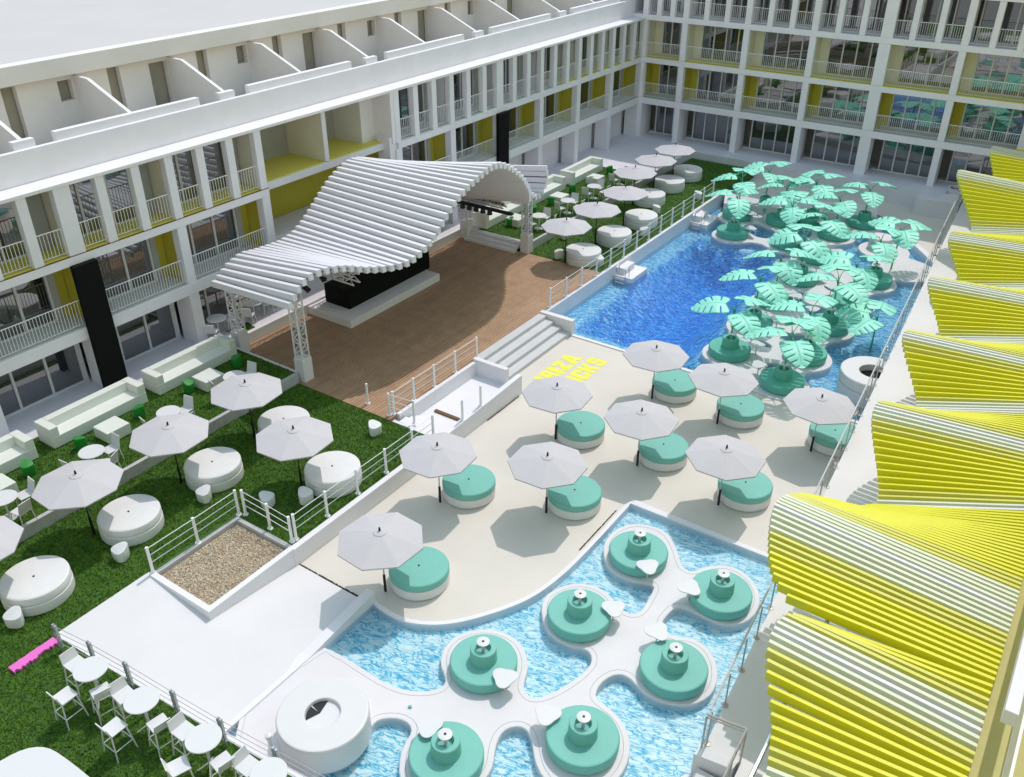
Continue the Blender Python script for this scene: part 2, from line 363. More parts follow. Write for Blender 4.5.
# island path of the lower pool
KID = [(-13.6, 7.3), (-13.6, 10.8), (-12.94, 10.89), (-12.04, 10.86), (-11.35, 10.85), (-10.78, 10.96), (-10.34, 11.21), (-10.09, 11.5), (-10.07, 11.75), (-10.24, 11.94), (-10.57, 12.15), (-10.8, 12.52), (-10.86, 12.98), (-10.7, 13.39), (-10.35, 13.77), (-9.82, 13.96), (-9.33, 13.91), (-8.93, 13.64), (-8.65, 13.27), (-8.52, 12.89), (-8.39, 12.68), (-8.18, 12.56), (-7.99, 12.59), (-7.79, 12.79), (-7.57, 13.24), (-7.4, 13.83), (-7.35, 14.24), (-7.4, 14.49), (-7.58, 14.69), (-7.81, 14.72), (-8.05, 14.62), (-8.3, 14.57), (-8.74, 14.61), (-9.15, 14.86), (-9.52, 15.33), (-9.66, 15.75), (-9.57, 16.15), (-9.25, 16.66), (-8.72, 16.88), (-8.25, 16.81), (-7.86, 16.56), (-7.55, 16.45), (-7.29, 16.49), (-7.15, 16.75), (-7.18, 17.17), (-7.25, 17.69), (-7.3, 17.85), (-7.51, 17.88), (-7.96, 17.7), (-8.37, 17.67), (-8.82, 17.82), (-9.23, 18.28), (-9.43, 18.8), (-9.43, 19.36), (-9.19, 19.88), (-8.76, 20.14), (-8.31, 20.2), (-7.89, 20.03), (-7.41, 19.53), (-7.11, 19.1), (-6.85, 18.94), (-6.63, 19.02), (-6.43, 19.41), (-6.07, 19.76), (-5.62, 19.86), (-5.19, 19.7), (-4.8, 19.33), (-4.59, 18.86), (-4.57, 18.27), (-4.78, 17.81), (-5.15, 17.58), (-5.54, 17.56), (-5.95, 17.6), (-6.3, 17.57), (-6.49, 17.41), (-6.55, 17.09), (-6.56, 16.73), (-6.39, 16.44), (-6.06, 16.37), (-5.64, 16.61), (-5.23, 16.59), (-4.87, 16.35), (-4.6, 15.97), (-4.45, 15.5), (-4.47, 15.07), (-4.69, 14.66), (-5.04, 14.44), (-5.44, 14.31), (-5.78, 14.32), (-6.09, 14.43), (-6.35, 14.54), (-6.6, 14.52), (-6.8, 14.31), (-6.9, 13.93), (-6.85, 13.58), (-6.7, 13.43), (-6.43, 13.39), (-6.08, 13.31), (-5.76, 13.14), (-5.47, 12.84), (-5.26, 12.39), (-5.21, 11.88), (-5.35, 11.25), (-6.08, 10.74), (-6.64, 10.9), (-6.98, 11.14), (-7.21, 11.41), (-7.42, 11.63), (-7.62, 11.76), (-7.86, 11.74), (-8.06, 11.53), (-8.11, 11.26), (-8.0, 10.9), (-7.77, 10.5), (-7.7, 10.17), (-7.73, 9.6), (-8.84, 8.85), (-9.32, 9.07), (-9.64, 9.48), (-9.77, 9.81), (-9.83, 10.14), (-10.03, 10.3), (-10.34, 10.29), (-10.65, 10.1), (-10.81, 9.88), (-10.75, 9.58), (-10.63, 9.09), (-10.62, 8.61), (-10.9, 8.3), (-10.9, 7.4)]
def island(name, loops, z0, z1, m, rim=.09):
    "filled outline with rounded edge and a fine groove inside the rim, from a 2D curve"
    cu = bpy.data.curves.new(name, 'CURVE'); cu.dimensions = '2D'; cu.fill_mode = 'BOTH'; cu.extrude = (z1 - z0) / 2 - .03; cu.bevel_depth = .03; cu.bevel_resolution = 2
    for l in loops:
        sp = cu.splines.new('POLY'); sp.points.add(len(l) - 1); sp.use_cyclic_u = True
        for p, q in zip(sp.points, l): p.co = (q[0], q[1], 0, 1)
    tmp = bpy.data.objects.new(name, cu); COL.objects.link(tmp)
    dg = bpy.context.evaluated_depsgraph_get(); me = bpy.data.meshes.new_from_object(tmp.evaluated_get(dg)); bpy.data.objects.remove(tmp)
    o = bpy.data.objects.new(name, me); COL.objects.link(o); o.location = (0, 0, (z0 + z1) / 2); me.materials.clear(); me.materials.append(m); return struct(o)
kid_loop = smooth_loop(KID, 1)
island('pool_island_path', [kid_loop], -.7, .06, M_isl)
def inset(loop, dd):
    n = len(loop); out = []
    ar = sum(loop[i][0] * loop[(i + 1) % n][1] - loop[(i + 1) % n][0] * loop[i][1] for i in range(n)); sg = 1 if ar > 0 else -1
    for i in range(n):
        a = Vector(loop[i - 1]); b = Vector(loop[(i + 1) % n]); t = (b - a).normalized(); nn = Vector((-t.y, t.x)) * sg
        out.append(tuple(Vector(loop[i]) + nn * dd))
    return out
def rim_line(name, loop, z, rr=.012):
    g = MB(); lp = inset(loop, .12); pts = [(x, y, z) for x, y in lp]; g.tube(pts + [pts[0]], rr, 4, cap=False); return struct(g.build(name, M_conc))
rim_line('island_rim_joint', kid_loop, .056)

# islands of the main pool: union of discs and links, traced by marching squares
SEATS = [(-17.02, 47.65), (-16.24, 49.84), (-16.14, 44.8), (-14.59, 48.13), (-13.25, 49.25), (-10.69, 50.42), (-11.51, 47.8), (-13.16, 45.07), (-11.26, 44.03), (-8.04, 42.73), (-8.22, 39.58), (-11.08, 40.93), (-11.23, 37.78), (-11.14, 34.96), (-8.28, 36.68), (-8.27, 33.47), (-8.28, 30.75), (-10.99, 32.02)]
LINKS = [(17, 16), (17, 13), (16, 15), (15, 13), (13, 12), (15, 14), (14, 12), (12, 11), (14, 10), (11, 10), (11, 8), (10, 9), (9, 8), (8, 7), (7, 2), (7, 6), (8, 6), (6, 4), (4, 3), (3, 0), (3, 7), (2, 0), (4, 5), (0, 1), (6, 5)]
XTRA = [(-7.2, 45.3, 1.5), (-8.7, 47.3, 1.25), (-9.7, 32.8, .6), (-9.7, 36.0, .7), (-9.6, 39.4, .7), (-9.6, 42.2, .75), (-12.3, 42.8, .6)]
def sdf(x, y):
    ds = [math.hypot(x - a, y - b) - 1.07 for a, b in SEATS] + [math.hypot(x - a, y - b) - r for a, b, r in XTRA]
    for i, j in LINKS:
        a, b = SEATS[i], SEATS[j]; vx, vy = b[0] - a[0], b[1] - a[1]; t = max(0, min(1, ((x - a[0]) * vx + (y - a[1]) * vy) / (vx * vx + vy * vy)))
        ds.append(math.hypot(x - a[0] - t * vx, y - a[1] - t * vy) - .36)
    k = .2; m = min(ds)
    return m - k * math.log(sum(math.exp(-(q - m) / k) for q in ds if q - m < 2))
def contour(x0, x1, y0, y1, h):
    nx, ny = int((x1 - x0) / h), int((y1 - y0) / h)
    F = [[sdf(x0 + i * h, y0 + j * h) for i in range(nx + 1)] for j in range(ny + 1)]; seg = {}
    def ip(i, j, k, l):
        a, b = F[j][i], F[l][k]; t = a / (a - b); return (round(x0 + (i + (k - i) * t) * h, 4), round(y0 + (j + (l - j) * t) * h, 4))
    for j in range(ny):
        for i in range(nx):
            cs = [(i, j), (i + 1, j), (i + 1, j + 1), (i, j + 1)]; s_ = [F[q][p] < 0 for p, q in cs]
            cr = []
            for e in range(4):
                a, b = cs[e], cs[(e + 1) % 4]
                if s_[e] != s_[(e + 1) % 4]: cr.append((ip(*a, *b), s_[e]))
            if len(cr) == 2:
                (p, inside), (q, _) = cr
                seg[p if inside else q] = q if inside else p
            elif len(cr) == 4:
                for u in (0, 2):
                    (p, inside), (q, _) = cr[u], cr[u + 1]; seg[p if inside else q] = q if inside else p
    loops = []
    while seg:
        st = next(iter(seg)); l = [st]; nx_ = seg.pop(st)
        while nx_ != st and nx_ in seg: l.append(nx_); nx_ = seg.pop(nx_)
        if len(l) > 12: loops.append(l)
    return loops
ap = MB(); NX, NY = 70, 100
for j in range(NY + 1):
    for i in range(NX + 1):
        x = -18.9 + 15.4 * i / NX; y = 29.6 + 24 * j / NY
        away = max(0, min(sdf(x, y) - .15, x + 17.9, y - 30.7, (49.3 - y)))
        lim = 1.5 if x < -12 else max(.10, 1.5 - (x + 12) * 1.1)
        ap.v.append((x, y, -.26 - min(lim, away * .75)))
for j in range(NY):
    for i in range(NX):
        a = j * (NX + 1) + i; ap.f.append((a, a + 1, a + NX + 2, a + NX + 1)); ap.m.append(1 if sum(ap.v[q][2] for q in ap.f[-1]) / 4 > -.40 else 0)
struct(ap.build('main_pool_shelf', [M_ripple_big, M_ripple_mid], sharp=80))
IL = contour(-19.6, -5.2, 28.8, 52.6, .14)
island('palm_island_path', IL, -1.2, .06, M_isl)

# steps, walls, ramp, planter box, seating pit
st = MB()
for k in range(4): st.box(-18.92 + .385 * k - .001 * k, -17.37 - .0, 25.05, 29.72, -.1 + 0, .66 - .165 * (k))if False else None
for k in range(4):
    x1 = -17.37 - .4 * k; st.box(-18.95, x1, 24.8 + .002 * k, 29.7 - .002 * k, -.2, .165 * (k + 1) - .002)
tag(st.build('deck_steps', mat('pale_grey_step', (.60, .60, .61), .7, .04, 2), bevel=.008), 'four wide white steps going up from the cream deck to the wooden stage deck', 'steps')
tag(MB().box(-18.95, -17.28, 29.73, 29.98, -1.6, .72).build('wing_wall', M_white, bevel=.01), 'low white wall end between the steps and the deep blue pool', 'wall')
tag(MB().box(-18.95, -18.78, 29.98, 50.3, -1.9, ZL + .02).build('pool_side_wall', M_white, bevel=.01), 'long white wall holding up the lawn along the left side of the main pool', 'wall')
rw = MB()
pts = [(12.66, .63), (18.6, .63), (20.2, .66), (24.55, .82)]
for (ya, za), (yb, zb) in zip(pts, pts[1:]):
    rw.add([(XL, ya, -.3), (XL + .2, ya, -.3), (XL + .2, yb, -.3), (XL, yb, -.3), (XL, ya, za), (XL + .2, ya, za), (XL + .2, yb, zb), (XL, yb, zb)], [(4, 5, 6, 7), (1, 2, 6, 5), (3, 0, 4, 7)] + ([(0, 1, 5, 4)] if ya == 12.66 else []) + ([(2, 3, 7, 6)] if yb == 24.55 else []))
tag(rw.build('retaining_wall', M_white), 'long white retaining wall between the lawn and the cream deck of grey parasols', 'wall')
tag(MB().box(XLU - .12, XLU + .03, -6, 19.52, -.2, ZU + .015).build('lawn_wall', M_conc, bevel=.01), 'low grey wall dividing the upper and lower lawn in front of the stage', 'wall')
tag(MB().box(XLU - .12, XLU + .03, 35.6, 48.8, -.2, ZU + .015).build('lawn_wall', M_conc, bevel=.01), 'low grey wall dividing the lawns beyond the stage', 'wall')
tag(MB().box(-27.2, XLU - .13, 19.5, 19.62, -.1, ZU + .02).build('lawn_kerb', M_white, bevel=.01), 'narrow white kerb where the upper lawn meets the stage deck', 'kerb')
tag(MB().box(-27.52, -27.33, 20.1, 35.0, -.2, ZT + .03).build('stage_back_wall', M_white, bevel=.01), 'low white wall behind the stage at the edge of the hotel terrace', 'wall')
sp3 = MB()
for k in range(3): sp3.box(-26.9, -23.75, 34.72 + .29 * k, 35.62 + .002 * k, .4, ZD + .13 * (k + 1))
tag(sp3.build('lawn_steps', M_white, bevel=.008), 'three white steps from the stage deck up to the far upper lawn', 'steps')
# seating pit beside the steps
pit = thing('seating_pit', 'sunken white box with small steps between the stage deck and the retaining wall', 'seating pit', (-17.6, 22, 0))
MB().box(-18.72, XL, 19.47, 24.6, -.6, .12).build('pit_floor', M_white, pit)
MB().box(-18.74, -18.58, 19.9, 24.55, .1, ZD + .05).build('side_wall', M_white, pit, bevel=.01)
MB().box(-18.74, -17.15, 24.55, 24.76, -.1, .8).build('end_wall', M_white, pit, bevel=.01)
MB().box(-18.57, XL - .002, 19.475, 19.62, -.1, ZL + .02).build('near_wall', M_white, pit, bevel=.01)
ps = MB()
for k in range(3): ps.box(-18.5, -16.7, 19.63, 20.75 - .3 * k, .1, .12 + .13 * (k + 1))
ps.build('small_steps', M_white, pit, bevel=.01)
MB().box(XL + .02, XL + .62, 24.55, 24.95, -.1, .35).build('notch_block', M_white, pit) if False else None
tag(MB().box(-18.25, -17.1, 21.42, 21.56, .121, .19).build('wooden_plank', M_plank, bevel=.005), 'short brown wooden plank lying across the white pit floor', 'plank')
# ramp between bar lawn and deck
rp = MB(); gx = [-19.1, -16.5, -13.6]; gy = [6.9, 9.7, 12.74]; gz = [[.63, .63, .63], [.56, .36, .012], [.075, .085, .008]]
NN = 12
def bil(u, v):
    i = 0 if u < 1 else 1; j = 0 if v < 1 else 1; a, b = u - i, v - j
    f = lambda T: T[i][j] * (1 - a) * (1 - b) + T[i + 1][j] * a * (1 - b) + T[i][j + 1] * (1 - a) * b + T[i + 1][j + 1] * a * b
    return (gx[i] * (1 - a) + gx[i + 1] * a, gy[j] * (1 - b) + gy[j + 1] * b, f(gz))
for j in range(2 * NN + 1):
    for i in range(2 * NN + 1): rp.v.append(bil(i / NN, j / NN))
for j in range(2 * NN):
    for i in range(2 * NN):
        if i < NN and j >= NN: continue
        a = j * (2 * NN + 1) + i; rp.f.append((a, a + 1, a + 2 * NN + 2, a + 2 * NN + 1)); rp.m.append(0)
struct(rp.build('white_ramp', M_ramp, sharp=80))
rk = MB()
kp = [(7.2, .085), (10.4, .09), (12.9, .38)]
for (ya, za), (yb, zb) in zip(kp, kp[1:]):
    rk.add([(-13.8, ya, -.3), (-13.5, ya, -.3), (-13.5, yb, -.3), (-13.8, yb, -.3), (-13.8, ya, za), (-13.5, ya, za), (-13.5, yb, zb), (-13.8, yb, zb)], [(4, 5, 6, 7), (1, 2, 6, 5), (3, 0, 4, 7)] + ([(0, 1, 5, 4)] if ya < 8 else [(2, 3, 7, 6)]))
tag(rk.build('ramp_kerb', M_white, sharp=15), 'raised white kerb wall between the ramp and the lower pool', 'kerb')
pb = thing('gravel_planter', 'square white planter of tan gravel set in the corner of the lawn', 'planter', (-17.7, 11.2, 0))
pw = MB(); pw.prism([(-18.98, 9.62), (-16.42, 9.62), (-16.42, 12.7), (-16.6, 12.7), (-16.6, 9.8), (-18.98, 9.8)], -.1, .66)
pw.build('planter_wall', M_white, pb, bevel=.01)
pw = MB(); pw.prism([(-18.98, 9.81), (-18.85, 9.81), (-18.85, 12.64), (-16.61, 12.64), (-16.61, 12.78), (-18.98, 12.78)], -.1, .64)
pw.build('planter_kerb', mat('light_concrete', (.48, .48, .48), .8, .1, 4, .2, 50), pb, bevel=.01)
MB().box(-18.83, -16.59, 9.79, 12.63, 0, .5).build('gravel_bed', M_gravel_base, pb)
gv = MB()
GC = [mat('pebble_%s' % n, c, .85, .15, 20) for n, c in (('tan', (.62, .48, .31)), ('pale', (.78, .68, .52)), ('brown', (.36, .25, .15)), ('grey', (.5, .46, .4)))]
for k in range(5200):
    x, y = rng.uniform(-18.8, -16.62), rng.uniform(9.82, 12.6); r = rng.uniform(.016, .034); z = .505 + rng.random() * .02; a = rng.random() * 6.3
    c, s_ = math.cos(a) * r, math.sin(a) * r
    gv.add([(x + c, y + s_, z), (x - s_, y + c * .8, z), (x - c, y - s_, z), (x + s_, y - c * .8, z), (x, y, z + r * .7)], [(0, 1, 4), (1, 2, 4), (2, 3, 4), (3, 0, 4)], rng.randrange(4))
g_o = gv.build('gravel', GC, pb, sharp=10); g_o['kind'] = 'stuff'
struct(MB().box(-18.5, -9.0, 6.72, 6.86, .0, ZL + .03).build('lawn_edge_kerb', M_white)) if False else None
# lawn-edge kerb under the wire fence
ke = MB(); ke.prism([(-19.12, 6.84), (-13.2, 7.21), (-9.2, 7.59), (-9.2, 7.74), (-13.2, 7.36), (-19.12, 6.98)], -.3, ZL + .015)
tag(ke.build('lawn_edge_kerb', M_white, bevel=.01), 'slim white kerb under the wire fence beside the bar stools', 'kerb')
# service block at the far end of the walkway
bl = thing('service_block', 'big pale box with an open dark hatch at the far end of the walkway', 'service block', (-7.6, 54.5, 0))
MB().prism([(-8.85, 53.8), (-6.55, 54.03), (-6.6, 57.5), (-8.85, 57.5)], -.2, ZT + .03).build('body', M_terr, bl, bevel=.02)
hb = MB()
for x0, y0 in ((-7.6, 55.9), (-7.6, 54.75)):
    hb.box(x0, x0 + .9, y0, y0 + .08, ZT, ZT + .22); hb.box(x0, x0 + .9, y0 + .8, y0 + .88, ZT, ZT + .22); hb.box(x0, x0 + .08, y0 + .08, y0 + .8, ZT, ZT + .22)
hb.build('hatch_frame', M_terr, bl, bevel=.01)
MB().box(-7.5, -6.75, 55.99, 56.69, ZT + .035, ZT + .06).build('hatch_cover', M_plank, bl)

# ------------------------------------------------------------------ hotel, left wing
def fence_mesh(p0, p1, z, h, step=.115, r=.0085, rail=.018, low=.1):
    mb = MB(); a = Vector((*p0, 0)); b = Vector((*p1, 0)); L = (b - a).length; n = max(2, int(L / step)); up = Vector((0, 0, 1))
    mb.beam(a + up * (z + h), b + up * (z + h), rail * 1.6, rail * 1.6); mb.beam(a + up * (z + low), b + up * (z + low), rail, rail)
    for i in range(n + 1):
        p = a + (b - a) * (i / n); mb.beam(p + up * (z + low), p + up * (z + h), r * 1.8)
    return mb
XF = -28.15; Y0 = 14.94; BAY = 4.155
HL = thing('hotel_wing', 'long white hotel wing with yellow balconies and roof terraces on the left', 'hotel', (-30, 30, 0))
zs = {0: ZT, 1: 3.66, 2: 6.33, 3: 8.7}
def lbuild(mb, n, m, p=HL, **k): return mb.build(n, m, p, **k)
YA, YB = 2.0, 58.2; YS0, YS1 = 23.3, 31.5           # the open stage section
XG = -29.45
# slabs
lbuild(MB().box(-34, XF + .0, YA, YS0 + .15, 3.26, 3.7), 'floor_slab', M_facade, bevel=.01)
lbuild(MB().box(-34, XF + .0, YS1, YB, 3.26, 3.7), 'floor_slab', M_facade, bevel=.01)
lbuild(MB().box(-34, XF + .02, YA, YS0 + .15, 6.0, 6.3), 'floor_slab', M_facade, bevel=.01)
lbuild(MB().box(-34, XF + .02, YS1, YB, 6.0, 6.3), 'floor_slab', M_facade, bevel=.01)
lbuild(MB().box(-34, -28.66, YS0 + .16, YS1 - .01, 6.0, 6.3), 'floor_slab', M_facade, bevel=.01)
lbuild(MB().box(-34, -29.2, YS0 + .16, YS1 - .01, 3.26, 3.68), 'floor_slab', M_facade)
lbuild(MB().box(-38, XF + .05, YA, 57.0, 8.66, 8.78), 'roof_ledge', M_white, bevel=.012)
lbuild(MB().box(-29.2, -29.0, YA, 56.6, 8.785, 9.82), 'parapet', M_facade, bevel=.01)
# floor finishes
for bx in ((XG, XF - .05, YA, YS0), (-34, -28.75, YS0 + .2, YS1 - .05), (XG, XF - .05, 46.2, 56.3)): lbuild(MB().box(*bx, 6.304, 6.34), 'balcony_floor', M_yfloor)
M_peb = mat('pebbled_floor', (.6, .6, .58), .8, .25, 22)
for bx in ((XG, XF - .05, YS1, 46.15, 6.304, 6.338), (XG, XF - .05, YA, YS0, 3.704, 3.72), (XG, XF - .05, YS1, 56.3, 3.704, 3.72)): lbuild(MB().box(*bx), 'balcony_floor', M_peb)
lbuild(MB().box(XF - .06, XF + .024, YA, YS0 + .15, 6.301, 6.325), 'edge_trim', M_plank)
# columns
def yk(k): return Y0 + BAY / 3 * k
bays = [(-3, -2)]
for k in range(-9, 31):
    y = yk(k)
    if 23.6 < y < 31.2: continue
    wd = .3 if (k % 18) == 0 else (.17)
    z1 = 8.655
    if k % 18 == 0 or True:
        lbuild(MB().box(XF - .3, XF, y - wd, y + wd, 6.303, z1), 'column', M_facade, bevel=.008)
for k in range(-9, 31, 3):
    y = yk(k)
    if 23.6 < y < 31.2: continue
    lbuild(MB().box(XF - .4, XF - .003, y - .2, y + .2, 3.703, 5.998), 'column', M_facade, bevel=.008)
    lbuild(MB().box(XF - 1.0, XF - .05, y - .22, y + .22, ZT, 3.258), 'column', M_facade, bevel=.008)
# black slabs on the facade
for y0 in (Y0, 39.87):
    lbuild(MB().box(XF + .003, XF + .22, y0 - .42, y0 + .5, ZT, 6.02), 'black_panel', M_black, bevel=.01)
# back walls, partitions, glazing, railings
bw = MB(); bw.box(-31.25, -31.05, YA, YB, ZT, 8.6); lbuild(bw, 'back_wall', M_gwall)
for fl, (z0, z1) in {1: (3.704, 5.998), 2: (6.304, 8.655)}.items():
    for k in range(-9, 31, 3):
        y = yk(k)
        if 24 < y < 31: continue
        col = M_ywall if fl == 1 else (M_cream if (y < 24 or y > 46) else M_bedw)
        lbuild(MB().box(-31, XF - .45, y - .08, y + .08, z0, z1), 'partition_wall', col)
for fl, (z0, z1, gm) in {0: (ZT, 3.258, M_glassg), 1: (3.722, 5.998, M_glass), 2: (6.342, 8.655, M_glass)}.items():
    for k in range(-9, 31, 3):
        ya, yb = yk(k) + .1, yk(k + 3) - .1
        if 23.0 < ya < 31.2: continue
        gb = yb - (.62 if fl else .25)
        if fl == 0 and ya > 39: gb = ya + 1.3
        f = MB(); n = 3
        for i in range(n + 1):
            y = ya + (gb - ya) * i / n; f.box(XG - .06, XG + .05, y - .045, y + .045, z0, z1)
        f.box(XG - .06, XG + .045, ya, gb, z0, z0 + .07); f.box(XG - .06, XG + .045, ya, gb, z1 - .07, z1)
        fo = lbuild(f, 'window', M_frame)
        MB().box(XG - .03, XG + .0, ya, gb, z0 + .01, z1 - .01).build('pane', gm, fo)
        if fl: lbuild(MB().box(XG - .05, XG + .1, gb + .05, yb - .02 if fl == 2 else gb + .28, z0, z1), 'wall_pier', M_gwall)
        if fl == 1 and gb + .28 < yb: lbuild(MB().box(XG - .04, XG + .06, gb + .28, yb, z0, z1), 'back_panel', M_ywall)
        if fl == 0: lbuild(MB().box(XG - .2, XG + .1, gb + .05, yk(k + 3) - .23, z0, z1), 'wall_pier', M_facade)
        if fl == 1: lbuild(fence_mesh((XF - .12, ya + .12), (XF - .12, yb - .12), 3.72, .98), 'balcony_railing', M_rail)
        if fl == 2:
            for q in range(3):
                a, b = yk(k + q), yk(k + q + 1); lbuild(fence_mesh((XF - .14, a + (.31 if (k + q) % 18 == 0 else .19)), (XF - .14, b - (.31 if (k + q + 1) % 18 == 0 else .19)), 6.34, .95), 'balcony_railing', M_rail)
# open stage section: walls of the two recessed terraces
for x0, x1, y, m in ((-33, -28.72, 27.4, M_cream), (-33, -30.5, 23.5, M_cream)):
    lbuild(MB().box(x0, x1, y - .08, y + .08, 6.342, 8.655), 'partition_wall', m)
lbuild(MB().box(-28.76, -28.70, 27.28, 27.52, 6.342, 8.655), 'wall_end', M_facade)
lbuild(MB().box(-33.2, -33, YS0, YS1, 6.0, 8.655), 'back_wall', M_cream)
lbuild(MB().box(-31.2, -29.3, 30.3, 31.35, 6.342, 8.655), 'wall_block', M_white)
lbuild(MB().box(-29.3, XF - .02, 31.15, 31.38, 6.303, 8.655), 'wall_end', M_white)
lbuild(MB().box(-29.0, XF - .1, 31.0, 31.48, 5.3, 6.6), 'upstand', M_white)
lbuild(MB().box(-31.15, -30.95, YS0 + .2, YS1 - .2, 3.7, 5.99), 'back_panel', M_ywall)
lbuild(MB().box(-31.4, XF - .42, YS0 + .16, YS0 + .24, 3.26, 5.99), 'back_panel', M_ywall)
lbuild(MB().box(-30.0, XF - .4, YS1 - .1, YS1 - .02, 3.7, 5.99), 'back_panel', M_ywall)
lbuild(MB().box(-29.9, -29.75, YS0 + .2, YS1 - .2, ZT, 3.25), 'back_panel', M_facade)
# roof terraces
XW = -32.6
lbuild(MB().box(XW, -29.35, YA, 56.5, 8.79, 8.83), 'terrace_floor', mat('tan_terrace_floor', (.42, .37, .25), .8, .15, 3))
Yd = 14.75
for k in range(-3, 11):
    y = Yd + 4.14 * k
    d_ = MB(); x0, x1, x2 = XW, -31.7, -29.36; zt, ze, zb = 11.0, 10.98, 10.0
    for yy in (y - .07, y + .07): d_.v += [(x0, yy, 8.8), (x2, yy, 8.8), (x2, yy, zb), (x1, yy, ze), (x0, yy, zt)]
    d_.f += [(0, 1, 2, 3, 4), (9, 8, 7, 6, 5)] + [(i, (i + 5), ((i + 1) % 5) + 5, (i + 1) % 5) for i in range(5)]; d_.m += [0] * 7
    lbuild(d_, 'terrace_divider', M_white)
    if k % 2 == 0:
        lbuild(MB().box(-29.45, -29.203, y - .42, y + .32, 8.79, 10.07), 'parapet_pier', M_facade, bevel=.01)
        lbuild(MB().box(-29.45, -29.203, y + 1.05, y + 6.9, 8.79, 10.1), 'raised_parapet', M_facade, bevel=.01)
    # openings of the penthouse wall
pwall = MB(); holes = []
for k in range(-3, 11):
    y = Yd + 4.14 * k
    holes.append((y + 1.36, y + 1.9, 8.84, 11.0))
    if k % 2 == 0: holes.append((y + 3.45, y + 4.0, 10.15, 10.88))
    else: holes.append((y + 3.2, y + 4.05, 8.84, 10.88))
holes.sort(); cur = YA
for a, b, z0, z1 in holes:
    if a < cur + .02: continue
    pwall.box(XW - .25, XW, cur, a, 8.8, 11.3); pwall.box(XW - .25, XW, a, b, z1, 11.3)
    if z0 > 9: pwall.box(XW - .25, XW, a, b, 8.8, z0)
    cur = b
pwall.box(XW - .25, XW, cur, 56.5, 8.8, 11.3)
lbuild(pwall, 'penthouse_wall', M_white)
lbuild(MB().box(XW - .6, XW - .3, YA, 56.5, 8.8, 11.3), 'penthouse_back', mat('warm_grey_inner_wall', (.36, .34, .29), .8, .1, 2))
lbuild(MB().box(-75, -32.75, -20, 56.5, 11.1, 11.6), 'flat_roof', M_roof, bevel=.02)
lbuild(MB().box(-32.74, -32.2, -20, 56.5, 11.1, 11.74), 'roof_kerb', M_white, bevel=.02)

# ------------------------------------------------------------------ hotel, back wing
YF = 56.4
HB = thing('hotel_wing', 'white hotel wing across the back with four storeys of dark reflecting windows', 'hotel', (-12, 58, 0))
XA, XB = -28.1, 6.0
zb = [(ZT, 3.3), (3.72, 5.98), (6.33, 8.64), (8.99, 11.3)]
for z0, z1 in ((3.31, 3.7), (5.99, 6.31), (8.65, 8.97), (11.31, 11.63)):
    MB().box(-28.6 if z0 < 8 else -33, XB, YF - .01, 62, z0, z1).build('floor_slab', M_facade_back, HB, bevel=.01)
MB().box(-34, XB, 59.2, 59.4, ZT, 11.6).build('back_wall', M_gwall, HB)
MB().box(-33, XB, YF, 62, 11.632, 11.95).build('parapet', M_facade_back, HB, bevel=.01)
YG = YF + 1.5
for fl, (z0, z1) in enumerate(zb):
    for b in range(0, 9):
        xc = -25.3 + 4.15 * (b - 1) if b else -28.15; xn = -25.3 + 4.15 * b
        wd = .33 if b == 4 else .19
        if fl < 3: MB().box(xc - wd, xc + wd, YF + .002, YF + (.9 if fl == 0 else .35), z0 + .002, z1 + .005).build('column', M_facade_back, HB, bevel=.008)
        else:
            for q in range(3):
                x = xc + (xn - xc) * q / 3; w2 = wd if q == 0 else .16
                MB().box(x - w2, x + w2, YF + .002, YF + .35, z0 - .015, z1 + .005).build('column', M_facade_back, HB, bevel=.008)
        a, c = xc + wd + .02, xn - .2
        f = MB(); n = 4 if b else 3; aa = a + (.45 if fl != 3 else .1)
        for i in range(n + 1):
            x = aa + (c - aa) * i / n; f.box(x - .04, x + .04, YG - .05, YG + .05, z0, z1)
        f.box(a, c, YG - .045, YG + .05, z0, z0 + .07); f.box(a, c, YG - .045, YG + .05, z1 - .07, z1)
        fo = f.build('window', M_frame, HB)
        MB().box(aa, c, YG + .0, YG + .03, z0 + .01, z1 - .01).build('pane', M_glassg if fl == 0 else M_glass, fo)
        MB().box(xc - .07, xc + .07, YF + .36, YG + .3, z0, z1).build('partition_wall', M_ywall if fl == 1 else M_cream if fl == 2 else M_facade_back, HB)
        if fl == 1: MB().box(xc + .08, aa, YG - .02, YG + .06, z0, z1).build('back_panel', M_ywall, HB)
        if fl == 2: MB().box(xc + .08, aa, YG - .02, YG + .06, z0, z1).build('back_panel', M_cream, HB)
        if fl in (1, 2): fence_mesh((a, YF + .14), (c, YF + .14), z0, .95).build('balcony_railing', M_rail, HB)
        if fl >= 3:
            for q in range(3):
                x0 = xc + (xn - xc) * q / 3 + .2; x1 = xc + (xn - xc) * (q + 1) / 3 - .2
                fence_mesh((x0, YF + .14), (x1, YF + .14), z0, .95).build('balcony_railing', M_rail, HB)
MB().box(-28.0, XB, YF + .02, YG, 6.313, 6.34).build('balcony_floor', M_yfloor, HB)
MB().box(-28.0, XB, YF + .02, YG, 3.703, 3.72).build('balcony_floor', MATS['pebbled_floor'], HB)

